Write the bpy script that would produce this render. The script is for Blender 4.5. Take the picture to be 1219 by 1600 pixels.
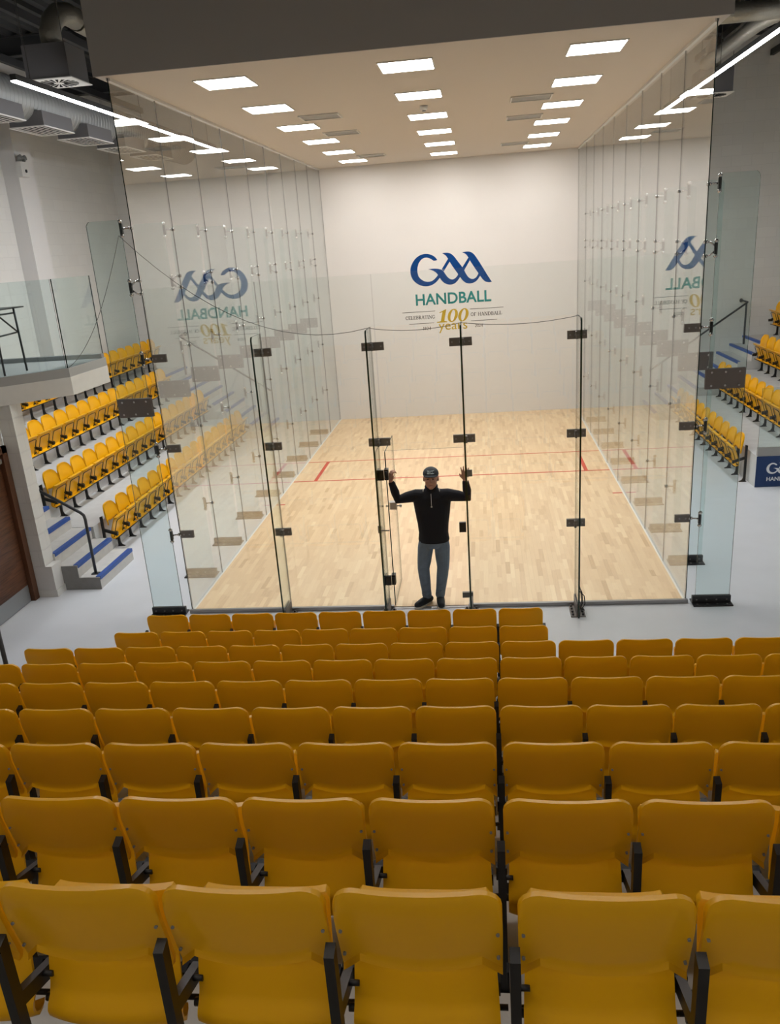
import bpy, bmesh, math, random
from mathutils import Vector, Matrix

random.seed(7)
SC = bpy.context.scene
COL = SC.collection
for o in list(bpy.data.objects):
    bpy.data.objects.remove(o, do_unlink=True)

# ------------------------------------------------------------------ camera
FPX, CX, CY = 1314.74, 611.454, 856.19
YAW, PITCH, ROLL = -0.1235, 0.3445, -0.0711
CAM = Vector((0.7441, -9.5358, 4.2332))
_c, _s = math.cos, math.sin
FW = Vector((_s(YAW) * _c(PITCH), _c(YAW) * _c(PITCH), -_s(PITCH)))
_rt = Vector((_c(YAW), -_s(YAW), 0)); _up = _rt.cross(FW)
RT = _rt * _c(ROLL) + _up * _s(ROLL)
UP = -_rt * _s(ROLL) + _up * _c(ROLL)
cam_d = bpy.data.cameras.new('camera'); cam = bpy.data.objects.new('camera', cam_d); COL.objects.link(cam)
cam_d.sensor_fit = 'VERTICAL'; cam_d.sensor_height = 36.0; cam_d.lens = FPX / 1600 * 36
cam_d.shift_x = (609.5 - CX) / 1600; cam_d.shift_y = (CY - 800) / 1600
cam_d.clip_start = 0.05; cam_d.clip_end = 100
M = Matrix((RT, UP, -FW)).transposed().to_4x4(); M.translation = CAM
cam.matrix_world = M
SC.camera = cam

def project(p):                                   # where a point falls in the 1219 x 1600 frame (only used to decide which seats are in view)
    d = Vector(p) - CAM; z = d.dot(FW)
    return CX + FPX * d.dot(RT) / z, CY - FPX * d.dot(UP) / z

# ------------------------------------------------------------------ world, exposure
W = bpy.data.worlds.new('world'); SC.world = W; W.use_nodes = True
W.node_tree.nodes['Background'].inputs[0].default_value = (0.5, 0.55, 0.6, 1)
W.node_tree.nodes['Background'].inputs[1].default_value = 0.02
SC.view_settings.view_transform = 'Standard'; SC.view_settings.look = 'None'
SC.view_settings.exposure = 0.32; SC.view_settings.gamma = 1.0; SC.view_settings.use_curve_mapping = False
SC.cycles.max_bounces = 6; SC.cycles.diffuse_bounces = 3; SC.cycles.glossy_bounces = 3
SC.cycles.transparent_max_bounces = 36; SC.cycles.transmission_bounces = 4
SC.cycles.use_light_tree = True; SC.cycles.adaptive_threshold = 0.06
SC.cycles.sample_clamp_indirect = 6.0
COURT_LIGHT = 22.0       # emission of the ceiling panels in the court
STRIP_LIGHT = 125.0       # emission of the linear lights outside it
REAR_LIGHT = 13.5         # emission of the linear lights above the tribune

# ------------------------------------------------------------------ materials
MATS = {}
def nt(name):
    m = bpy.data.materials.new(name); m.use_nodes = True
    MATS[name] = m
    return m, m.node_tree.nodes, m.node_tree.links, m.node_tree.nodes['Principled BSDF']
def mat(name, col, rough=0.5, metal=0.0, noise=0.0, nscale=8.0, bump=0.0, bscale=60.0, coat=0.0, spec=0.5):
    m, N, L, b = nt(name)
    b.inputs['Base Color'].default_value = (*col, 1); b.inputs['Roughness'].default_value = rough
    b.inputs['Metallic'].default_value = metal; b.inputs['Coat Weight'].default_value = coat
    b.inputs['Specular IOR Level'].default_value = spec
    geo = N.new('ShaderNodeNewGeometry')
    if noise:
        t = N.new('ShaderNodeTexNoise'); t.inputs['Scale'].default_value = nscale; t.inputs['Detail'].default_value = 5
        L.new(geo.outputs['Position'], t.inputs['Vector'])
        mx = N.new('ShaderNodeMix'); mx.data_type = 'RGBA'
        mx.inputs[6].default_value = (*[c * (1 - noise) for c in col], 1)
        mx.inputs[7].default_value = (*[min(1, c * (1 + noise)) for c in col], 1)
        L.new(t.outputs['Fac'], mx.inputs[0]); L.new(mx.outputs[2], b.inputs['Base Color'])
    if bump:
        t2 = N.new('ShaderNodeTexNoise'); t2.inputs['Scale'].default_value = bscale; t2.inputs['Detail'].default_value = 3
        L.new(geo.outputs['Position'], t2.inputs['Vector'])
        bp = N.new('ShaderNodeBump'); bp.inputs['Strength'].default_value = bump; bp.inputs['Distance'].default_value = 0.01
        L.new(t2.outputs['Fac'], bp.inputs['Height']); L.new(bp.outputs['Normal'], b.inputs['Normal'])
    return m
def emit(name, col, s):
    m, N, L, b = nt(name)
    e = N.new('ShaderNodeEmission'); e.inputs[0].default_value = (*col, 1); e.inputs[1].default_value = s
    L.new(e.outputs[0], N['Material Output'].inputs[0]); N.remove(b)
    return m
def glass(name, tint, n=1.5):
    m, N, L, b = nt(name)
    N.remove(b)
    geo = N.new('ShaderNodeNewGeometry')
    ior = N.new('ShaderNodeMix'); ior.data_type = 'FLOAT'
    ior.inputs[2].default_value = n; ior.inputs[3].default_value = 1 / n
    L.new(geo.outputs['Backfacing'], ior.inputs[0])
    fr = N.new('ShaderNodeFresnel'); L.new(ior.outputs[0], fr.inputs['IOR'])
    tr = N.new('ShaderNodeBsdfTransparent'); tr.inputs[0].default_value = (*tint, 1)
    gl = N.new('ShaderNodeBsdfGlossy'); gl.inputs['Roughness'].default_value = 0.0; gl.inputs[0].default_value = (1, 1, 1, 1)
    mx = N.new('ShaderNodeMixShader')
    L.new(fr.outputs[0], mx.inputs[0]); L.new(tr.outputs[0], mx.inputs[1]); L.new(gl.outputs[0], mx.inputs[2])
    L.new(mx.outputs[0], N['Material Output'].inputs[0])
    return m
def blockwork(name, col):
    m, N, L, b = nt(name)
    b.inputs['Base Color'].default_value = (*col, 1); b.inputs['Roughness'].default_value = 0.7
    geo = N.new('ShaderNodeNewGeometry'); sep = N.new('ShaderNodeSeparateXYZ'); L.new(geo.outputs['Position'], sep.inputs[0])
    add = N.new('ShaderNodeMath'); L.new(sep.outputs[0], add.inputs[0]); L.new(sep.outputs[1], add.inputs[1])
    cmb = N.new('ShaderNodeCombineXYZ'); L.new(add.outputs[0], cmb.inputs[0]); L.new(sep.outputs[2], cmb.inputs[1])
    br = N.new('ShaderNodeTexBrick'); L.new(cmb.outputs[0], br.inputs['Vector'])
    br.inputs['Scale'].default_value = 1.0; br.inputs['Brick Width'].default_value = 0.45; br.inputs['Row Height'].default_value = 0.225
    br.inputs['Mortar Size'].default_value = 0.008; br.inputs['Mortar Smooth'].default_value = 0.6
    br.inputs['Color1'].default_value = (*col, 1); br.inputs['Color2'].default_value = (*[c * 0.96 for c in col], 1)
    br.inputs['Mortar'].default_value = (*[c * 0.92 for c in col], 1)
    L.new(br.outputs['Color'], b.inputs['Base Color'])
    bp = N.new('ShaderNodeBump'); bp.inputs['Strength'].default_value = 0.15; bp.inputs['Distance'].default_value = 0.005; bp.invert = True
    L.new(br.outputs['Fac'], bp.inputs['Height']); L.new(bp.outputs['Normal'], b.inputs['Normal'])
    return m
def wood_planks(name):
    m, N, L, b = nt(name)
    at = N.new('ShaderNodeAttribute'); at.attribute_name = 'tone'
    geo = N.new('ShaderNodeNewGeometry')
    mp = N.new('ShaderNodeMapping'); mp.inputs['Scale'].default_value = (40, 2.2, 1); L.new(geo.outputs['Position'], mp.inputs[0])
    t = N.new('ShaderNodeTexNoise'); t.inputs['Scale'].default_value = 1.6; t.inputs['Detail'].default_value = 6; L.new(mp.outputs[0], t.inputs['Vector'])
    rmp = N.new('ShaderNodeValToRGB'); E = rmp.color_ramp.elements
    E[0].position = 0.0; E[0].color = (0.60, 0.40, 0.21, 1); E[1].position = 1.0; E[1].color = (0.90, 0.72, 0.48, 1)
    e = E.new(0.35); e.color = (0.76, 0.55, 0.33, 1); e = E.new(0.7); e.color = (0.84, 0.64, 0.405, 1)
    ad = N.new('ShaderNodeMath'); ad.operation = 'MULTIPLY_ADD'; ad.inputs[1].default_value = 0.35
    L.new(t.outputs['Fac'], ad.inputs[0]); 
    sb = N.new('ShaderNodeMath'); sb.operation = 'SUBTRACT'; sb.inputs[1].default_value = 0.17; L.new(at.outputs['Fac'], sb.inputs[0])
    L.new(sb.outputs[0], ad.inputs[2]); L.new(ad.outputs[0], rmp.inputs[0]); L.new(rmp.outputs[0], b.inputs['Base Color'])
    b.inputs['Roughness'].default_value = 0.38
    return m
def door_wood(name):
    m, N, L, b = nt(name)
    geo = N.new('ShaderNodeNewGeometry')
    mp = N.new('ShaderNodeMapping'); mp.inputs['Scale'].default_value = (3, 1.4, 22); L.new(geo.outputs['Position'], mp.inputs[0])
    t = N.new('ShaderNodeTexNoise'); t.inputs['Scale'].default_value = 1.5; t.inputs['Detail'].default_value = 6; t.inputs['Distortion'].default_value = 1.2
    L.new(mp.outputs[0], t.inputs['Vector'])
    rmp = N.new('ShaderNodeValToRGB'); E = rmp.color_ramp.elements
    E[0].position = 0.3; E[0].color = (0.045, 0.014, 0.006, 1); E[1].position = 0.7; E[1].color = (0.16, 0.06, 0.026, 1)
    L.new(t.outputs['Fac'], rmp.inputs[0]); L.new(rmp.outputs[0], b.inputs['Base Color']); b.inputs['Roughness'].default_value = 0.4
    return m

mat('wall_white', (0.71, 0.695, 0.68), 0.75, noise=0.02, nscale=1.5)
blockwork('block_white', (0.74, 0.73, 0.70))
mat('court_ceiling', (0.62, 0.56, 0.485), 0.8)
mat('fascia_grey', (0.40, 0.385, 0.36), 0.7)
mat('vinyl', (0.70, 0.715, 0.755), 0.42, noise=0.05, nscale=2.5, bump=0.05, bscale=300)
mat('concrete', (0.60, 0.605, 0.60), 0.7, noise=0.13, nscale=6, bump=0.15, bscale=90)
mat('step_concrete', (0.60, 0.585, 0.56), 0.7, noise=0.12, nscale=9, bump=0.1, bscale=80)
mat('step_side', (0.25, 0.245, 0.24), 0.7, noise=0.15, nscale=14)
mat('blue_nosing', (0.018, 0.085, 0.36), 0.45, bump=0.2, bscale=250)
mat('deck_dark', (0.03, 0.031, 0.032), 0.7)
mat('beam_dark', (0.045, 0.045, 0.046), 0.6)
mat('yellow', (0.90, 0.455, 0.006), 0.28, noise=0.03, nscale=4, bump=0.015, bscale=500, spec=0.22)
mat('black_steel', (0.009, 0.008, 0.008), 0.42)
mat('black_plastic', (0.02, 0.02, 0.022), 0.35)
mat('rail_grey', (0.05, 0.053, 0.058), 0.4, metal=0.3)
mat('bracket_grey', (0.20, 0.19, 0.18), 0.45, metal=0.2)
mat('splice_grey', (0.20, 0.182, 0.175), 0.5, metal=0.4)
mat('steel', (0.55, 0.55, 0.54), 0.25, metal=1.0)
mat('channel', (0.33, 0.33, 0.34), 0.35, metal=0.6)
mat('galvanised', (0.30, 0.305, 0.295), 0.55, metal=0.45, noise=0.1, nscale=5)
mat('foil', (0.40, 0.385, 0.33), 0.4, metal=0.7, bump=0.6, bscale=30)
mat('box_dark', (0.12, 0.115, 0.115), 0.6)
mat('grille_white', (0.68, 0.67, 0.63), 0.5)
mat('grille_dark', (0.008, 0.008, 0.008), 0.9, spec=0.1)
mat('red_line', (0.60, 0.07, 0.04), 0.5)
mat('white_line', (0.85, 0.82, 0.76), 0.5)
mat('logo_blue', (0.001, 0.046, 0.20), 0.55, spec=0.15)
mat('logo_teal', (0.02, 0.21, 0.205), 0.55, spec=0.15)
mat('logo_gold', (0.49, 0.33, 0.02), 0.5, spec=0.15)
mat('logo_black', (0.035, 0.03, 0.03), 0.6, spec=0.15)
mat('banner_blue', (0.004, 0.032, 0.125), 0.5)
mat('banner_white', (0.75, 0.77, 0.8), 0.5)
mat('glass_edge', (0.012, 0.03, 0.022), 0.15)
mat('glass_joint', (0.07, 0.075, 0.07), 0.4)
mat('fin_edge', (0.06, 0.09, 0.085), 0.2)
mat('lock_steel', (0.45, 0.45, 0.45), 0.35, metal=0.3)
mat('wire', (0.06, 0.06, 0.055), 0.5)
mat('white_plastic', (0.72, 0.71, 0.68), 0.4)
mat('skirting_grey', (0.22, 0.225, 0.23), 0.6)
mat('balcony_grey', (0.33, 0.325, 0.31), 0.6)
mat('balcony_white', (0.62, 0.60, 0.56), 0.7, noise=0.05, nscale=10)
mat('door_frame', (0.11, 0.042, 0.018), 0.45, noise=0.2, nscale=12)
mat('kick_plate', (0.32, 0.33, 0.34), 0.4, metal=0.5)
mat('skin', (0.50, 0.27, 0.19), 0.5, noise=0.08, nscale=30)
mat('navy_knit', (0.006, 0.007, 0.013), 0.85, bump=0.25, bscale=220)
mat('denim', (0.15, 0.20, 0.275), 0.85, noise=0.28, nscale=14, bump=0.2, bscale=260)
mat('cap_grey', (0.035, 0.045, 0.055), 0.8)
mat('cap_patch', (0.42, 0.52, 0.56), 0.7)
mat('shoe_navy', (0.012, 0.014, 0.02), 0.7)
mat('shoe_sole', (0.62, 0.60, 0.56), 0.6)
mat('hair_grey', (0.16, 0.13, 0.11), 0.8)
mat('eye_dark', (0.02, 0.014, 0.012), 0.3)
mat('lip', (0.33, 0.13, 0.10), 0.5)
mat('collar_white', (0.72, 0.72, 0.72), 0.8)
emit('panel_light', (1.0, 0.945, 0.885), COURT_LIGHT)
emit('strip_light', (0.93, 0.95, 1.0), STRIP_LIGHT)
emit('strip_light_right', (0.93, 0.95, 1.0), STRIP_LIGHT * 0.55)
emit('rear_light', (1.0, 0.94, 0.86), REAR_LIGHT)
glass('glass_pane', (0.972, 0.985, 0.980), 1.42)
glass('glass_side', (0.965, 0.982, 0.976), 1.85)
glass('glass_fin', (0.90, 0.955, 0.952))
wood_planks('maple'); door_wood('door_wood')

# ------------------------------------------------------------------ mesh helpers
class MB:
    def __init__(s): s.v = []; s.f = []; s.m = []; s.sm = []
    def add(s, vs, fs, mi=0, smooth=False):
        b = len(s.v); s.v += [tuple(p) for p in vs]
        for f in fs:
            s.f.append([b + i for i in f]); s.m.append(mi); s.sm.append(smooth)
        return s
    def box(s, x0, x1, y0, y1, z0, z1, mi=0, edge=None, axis=None):
        vs = [(x, y, z) for z in (z0, z1) for y in (y0, y1) for x in (x0, x1)]
        fs = [(0, 2, 3, 1), (4, 5, 7, 6), (0, 1, 5, 4), (2, 6, 7, 3), (0, 4, 6, 2), (1, 3, 7, 5)]
        ax = [2, 2, 1, 1, 0, 0]
        b = len(s.v); s.v += vs
        for f, a in zip(fs, ax):
            s.f.append([b + i for i in f]); s.m.append(mi if edge is None or a == axis else edge); s.sm.append(False)
        return s
    def tube(s, pts, r, n=10, mi=0, caps=True, smooth=True, flat=(1, 1)):
        pts = [Vector(p) for p in pts]; rs = r if isinstance(r, (list, tuple)) else [r] * len(pts)
        b = len(s.v); prev = None
        for i, p in enumerate(pts):
            t = (pts[min(i + 1, len(pts) - 1)] - pts[max(i - 1, 0)]).normalized()
            if prev is None:
                u = t.orthogonal().normalized() if abs(t.z) < 0.999 else Vector((1, 0, 0))
            else:
                u = (prev - t * prev.dot(t)).normalized()
            prev = u; w = t.cross(u)
            for k in range(n):
                a = 2 * math.pi * k / n
                s.v.append(tuple(p + (u * math.cos(a) * flat[0] + w * math.sin(a) * flat[1]) * rs[i]))
        for i in range(len(pts) - 1):
            for k in range(n):
                s.f.append([b + i * n + k, b + i * n + (k + 1) % n, b + (i + 1) * n + (k + 1) % n, b + (i + 1) * n + k]); s.m.append(mi); s.sm.append(smooth)
        if caps:
            s.f.append([b + k for k in range(n)][::-1]); s.m.append(mi); s.sm.append(False)
            e = b + (len(pts) - 1) * n
            s.f.append([e + k for k in range(n)]); s.m.append(mi); s.sm.append(False)
        return s
    def prism(s, poly, fn0, fn1, mi=0):
        "poly of 2-D points; fn0 and fn1 lift them to the two caps"
        n = len(poly); b = len(s.v)
        s.v += [tuple(fn0(*p)) for p in poly] + [tuple(fn1(*p)) for p in poly]
        s.f.append([b + i for i in range(n)][::-1]); s.f.append([b + n + i for i in range(n)])
        for i in range(n): s.f.append([b + i, b + (i + 1) % n, b + n + (i + 1) % n, b + n + i])
        s.m += [mi] * (n + 2); s.sm += [False] * (n + 2)
        return s
    def bar(s, a, b_, w, h, mi=0, up=(0, 0, 1)):
        a, b_ = Vector(a), Vector(b_); t = (b_ - a).normalized(); u = Vector(up)
        x = t.cross(u).normalized(); y = x.cross(t).normalized()
        vs = [p + x * sx * w / 2 + y * sy * h / 2 for p in (a, b_) for sx, sy in ((-1, -1), (1, -1), (1, 1), (-1, 1))]
        return s.add(vs, [(3, 2, 1, 0), (4, 5, 6, 7), (0, 1, 5, 4), (1, 2, 6, 5), (2, 3, 7, 6), (3, 0, 4, 7)], mi)
    def mesh(s, name, mats):
        me = bpy.data.meshes.new(name); me.from_pydata(s.v, [], s.f)
        for m in (mats if isinstance(mats, (list, tuple)) else [mats]): me.materials.append(MATS[m])
        me.polygons.foreach_set('material_index', s.m); me.polygons.foreach_set('use_smooth', s.sm)
        me.update()
        bm = bmesh.new(); bm.from_mesh(me); bmesh.ops.recalc_face_normals(bm, faces=bm.faces); bm.to_mesh(me); bm.free()
        return me
    def build(s, name, mats, parent=None, loc=None, rz=0):
        return link(name, s.mesh(name, mats), parent, loc, rz)
def link(name, data, parent=None, loc=None, rz=0):
    o = bpy.data.objects.new(name, data); COL.objects.link(o)
    if parent: o.parent = parent
    if loc is not None: o.location = loc
    if rz: o.rotation_euler = (0, 0, rz)
    return o
def empty(name, loc=(0, 0, 0), rz=0, parent=None):
    o = link(name, None, parent, loc, rz); o.empty_display_size = 0.1; return o
def tag(o, label, cat, group=None):
    o['label'] = label; o['category'] = cat
    if group: o['group'] = group
    return o
def struct(o, label=None):
    o['kind'] = 'structure'
    if label: o['label'] = label
    return o
def copy_tree(src, parent=None, loc=None, rz=None):
    c = src.copy(); COL.objects.link(c); c.parent = parent
    if loc is not None: c.location = loc
    if rz is not None: c.rotation_euler = (0, 0, rz)
    for ch in src.children: copy_tree(ch, c)
    return c
def sbox(name, m, *b, parent=None, label=None):
    o = MB().box(*b).build(name, m, parent)
    return struct(o, label) if parent is None else o
ORD = ['first', 'second', 'third', 'fourth', 'fifth', 'sixth', 'seventh', 'eighth', 'ninth', 'tenth', 'eleventh', 'twelfth', 'thirteenth',
       'fourteenth', 'fifteenth', 'sixteenth', 'seventeenth', 'eighteenth', 'nineteenth', 'twentieth']

# ================================================================== ROOM
HW, LEN, HC = 3.048, 12.192, 6.06
RX, YB, YF, ZC = 8.2, -13.5, 12.2, 8.0
sbox('floor', 'vinyl', -RX, RX, YB, YF, -0.2, 0.0, label='pale grey vinyl floor around the glass court')
sbox('wall_left', 'block_white', -RX - 0.2, -RX, YB, YF, 0, ZC, label='white painted block wall behind the left stand')
sbox('wall_right', 'block_white', RX, RX + 0.2, YB, YF, 0, ZC, label='white painted block wall behind the right stand')
sbox('wall_rear', 'block_white', -RX, RX, YB - 0.2, YB, 0, ZC, label='white wall behind the tribune')
sbox('wall_far_left', 'block_white', -RX, -HW - 0.12, YF, YF + 0.2, 0, ZC, label='white block wall at the far end, left of the court')
sbox('wall_far_right', 'block_white', HW + 0.12, RX, YF, YF + 0.2, 0, ZC, label='white block wall at the far end, right of the court')
# dark ribbed roof deck
mb = MB(); x = -RX; pts = []
while x < RX:
    pts += [(x, ZC), (x + 0.10, ZC), (x + 0.13, ZC + 0.06), (x + 0.23, ZC + 0.06)]; x += 0.26
n = len(pts)
mb.add([(p[0], YB, p[1]) for p in pts] + [(p[0], YF + 0.2, p[1]) for p in pts], [(i, i + 1, n + i + 1, n + i) for i in range(n - 1)])
roof = struct(mb.build('ceiling', 'deck_dark'), 'dark ribbed metal roof deck')
mb = MB().box(-RX - .2, RX + .2, YB - .2, YF + .4, ZC + .07, ZC + .12)
mb.build('roof_cover', 'deck_dark', roof)
for i, y in enumerate((-9, -5.2, -1.4, 2.4, 6.2, 10.0)):
    b = MB(); b.box(-RX, RX, y - .09, y + .09, ZC - .30, ZC - .28); b.box(-RX, RX, y - .09, y + .09, ZC - .02, ZC); b.box(-RX, RX, y - .01, y + .01, ZC - .28, ZC - .02)
    b.build('roof_beam', 'beam_dark', roof)
for x in (-7.2, -5.6, -4.0, 4.0, 5.6, 7.2):
    MB().box(x - .04, x + .04, YB, YF, ZC - .42, ZC - .30).build('roof_purlin', 'beam_dark', roof)
# boxed column on the left wall, pilasters on the far wall
struct(MB().box(-RX, -7.9, 7.05, 7.7, 1.6, ZC).build('trim_1', 'wall_white'), 'white boxed column on the left wall')
struct(MB().box(-5.5, -4.3, 11.98, YF, 0, 6.25).build('trim_2', 'wall_white'), 'white pilaster on the far wall, left of the court')
struct(MB().box(4.46, 5.46, 11.98, YF, 0, 6.3).build('trim_3', 'wall_white'), 'white pilaster on the far wall, right of the court')

# ================================================================== COURT
cf = struct(MB().box(-HW, HW, 0, LEN, 0.0, 0.004).build('floor_court', 'maple'), 'pale maple strip floor of the handball court')
att = cf.data.color_attributes.new('tone', 'FLOAT_COLOR', 'POINT')
for d in att.data: d.color = (0.42, 0.42, 0.42, 1)
# maple strips: the nearest 300 are parts, the rest one field
PW, GAP = 0.060, 0.0003
planks = []
ncol = int(round(2 * HW / PW)); PW = 2 * HW / ncol
for c in range(ncol):
    y = -random.random() * 0.6
    while y < LEN:
        L_ = random.choice((0.22, 0.3, 0.36, 0.44, 0.52, 0.62))
        a, b = max(y, 0.0), min(y + L_, LEN)
        if b - a > 0.05: planks.append((c, a, b, min(1, max(0, random.gauss(0.52, 0.2)))))
        y += L_
def near(p): return p[1] + 0.25 * abs(-HW + PW * (p[0] + .5))
planks.sort(key=near)
NT = 9; tones = []
for k in range(NT):
    m_ = MB().box(GAP, PW - GAP, 0, 1, 0.004, 0.012).mesh('plank', 'maple')
    a_ = m_.color_attributes.new('tone', 'FLOAT_COLOR', 'POINT'); t_ = 0.12 + 0.76 * k / (NT - 1)
    for d in a_.data: d.color = (t_, t_, t_, 1)
    tones.append(m_)
for c, a, b, t in planks[:300]:
    o = link('plank', tones[min(NT - 1, int(t * NT))], cf, (-HW + PW * c, a + GAP, 0)); o.scale = (1, b - a - 2 * GAP, 1)
mb = MB(); tl = []
for c, a, b, t in planks[300:]:
    mb.box(-HW + PW * c + GAP, -HW + PW * (c + 1) - GAP, a + GAP, b - GAP, 0.004, 0.012); tl += [0.12 + 0.76 * int(t * NT) / NT] * 8
pf = mb.build('plank_field', 'maple', cf); pf['kind'] = 'stuff'
a_ = pf.data.color_attributes.new('tone', 'FLOAT_COLOR', 'POINT')
a_.data.foreach_set('color', [c for t in tl for c in (t, t, t, 1)])
# red court lines and white edges
def line(x0, x1, y0, y1, m='red_line', nm='court_line'): MB().box(x0, x1, y0, y1, 0.011, 0.0135).build(nm, m, cf)
ys, yh, yr = LEN - 4.572, LEN - 6.096, LEN - 7.62
line(-HW + .03, HW - .03, ys - .02, ys + .02); line(-HW + .03, HW - .03, yh - .025, yh + .025)
for s in (-1, 1):
    line(s * (HW - .457) - .035, s * (HW - .457) + .035, yh + .025, ys - .02)
    x0, x1 = sorted((s * (HW - .03), s * (HW - .19))); line(x0, x1, yr - .025, yr + .025)
    x0, x1 = sorted((s * HW, s * (HW - .022))); line(x0, x1, 0, LEN, 'white_line', 'white_edge')
# front wall with the painted crest
fw_ = struct(MB().box(-HW - .12, HW + .12, LEN, LEN + .25, 0, HC + 1).build('wall_court_front', 'wall_white'), 'white plaster front wall of the court with printed crest')
GAA = dict(
 G=[(-0.32,3.82),(-0.36,3.89),(-0.45,3.95),(-0.58,3.99),(-0.72,3.97),(-0.85,3.9),(-0.95,3.77),(-1.0,3.64),(-0.99,3.5),(-0.94,3.38),(-0.83,3.28),(-0.69,3.22),(-0.54,3.22),(-0.41,3.27),(-0.32,3.35),(-0.27,3.41),(-0.32,3.47),(-0.39,3.39),(-0.48,3.33),(-0.59,3.32),(-0.7,3.36),(-0.79,3.44),(-0.82,3.54),(-0.82,3.66),(-0.78,3.78),(-0.7,3.87),(-0.61,3.9),(-0.51,3.88),(-0.44,3.83),(-0.4,3.8)],
 bowl=[(-0.55,3.62),(-0.4,3.63),(-0.22,3.6),(-0.17,3.54),(-0.11,3.43),(-0.03,3.35),(0.06,3.34),(0.13,3.39),(0.18,3.46),(0.22,3.39),(0.15,3.29),(0.06,3.23),(-0.05,3.22),(-0.14,3.25),(-0.22,3.31),(-0.28,3.4),(-0.32,3.48),(-0.38,3.55),(-0.48,3.6)],
 leg1=[(-0.22,3.6),(-0.05,3.84),(-0.02,3.76),(-0.17,3.55)],
 s1=[(-0.2,3.97),(-0.09,3.98),(0.0,3.96),(0.08,3.9),(0.17,3.77),(0.29,3.61),(0.33,3.53),(0.4,3.39),(0.47,3.33),(0.56,3.32),(0.63,3.37),(0.67,3.45),(0.71,3.39),(0.65,3.3),(0.57,3.24),(0.47,3.22),(0.37,3.23),(0.28,3.3),(0.22,3.39),(0.17,3.47),(0.07,3.61),(-0.02,3.76),(-0.06,3.84),(-0.11,3.92)],
 leg2=[(0.28,3.61),(0.44,3.83),(0.47,3.76),(0.32,3.53)],
 s2=[(0.29,3.96),(0.41,3.97),(0.5,3.96),(0.58,3.9),(0.65,3.79),(0.75,3.63),(0.87,3.42),(0.99,3.23),(0.92,3.22),(0.83,3.24),(0.76,3.31),(0.71,3.39),(0.67,3.45),(0.59,3.57),(0.47,3.76),(0.44,3.83),(0.38,3.92)])
def smooth_poly(p, it=2):
    for _ in range(it):
        q = []
        for i in range(len(p)):
            a, b = Vector(p[i]), Vector(p[(i + 1) % len(p)]); c = Vector(p[i - 1])
            sharp = (b - a).length > 1e-6 and (a - c).length > 1e-6 and (b - a).angle(a - c) > math.radians(55)
            if sharp: q.append(tuple(a))
            else: q.append(tuple(a * .75 + c * .125 + b * .125))
            q.append(tuple((a + b) / 2))
        p = q
    return p
def crest(mb, fx, fz, y, mi=0):
    for k, p in enumerate(GAA.values()):
        yy = y - 0.0004 * k
        mb.prism([(fx(a), fz(b)) for a, b in smooth_poly(p)], lambda a, b, yy=yy: (a, yy, b), lambda a, b: (a, y + .004, b), mi)
def text(name, body, x0, x1, z0, z1, y, m, parent, shear=0.0, bold=0.02):
    c = bpy.data.curves.new(name, 'FONT'); c.body = body; c.extrude = 0.002; c.offset = bold; c.shear = shear; c.resolution_u = 4
    o = bpy.data.objects.new(name, c); COL.objects.link(o); bpy.context.view_layer.update()
    me = bpy.data.meshes.new_from_object(o.evaluated_get(bpy.context.evaluated_depsgraph_get()))
    bpy.data.objects.remove(o, do_unlink=True)
    xs = [v.co.x for v in me.vertices]; ysv = [v.co.y for v in me.vertices]; a0, a1, b0, b1 = min(xs), max(xs), min(ysv), max(ysv)
    for v in me.vertices:
        v.co = (x0 + (v.co.x - a0) / (a1 - a0) * (x1 - x0), y - .001 - v.co.z, z0 + (v.co.y - b0) / (b1 - b0) * (z1 - z0))
    me.materials.clear(); me.materials.append(MATS[m])
    me.name = name
    return link(name, me, parent)

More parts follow.
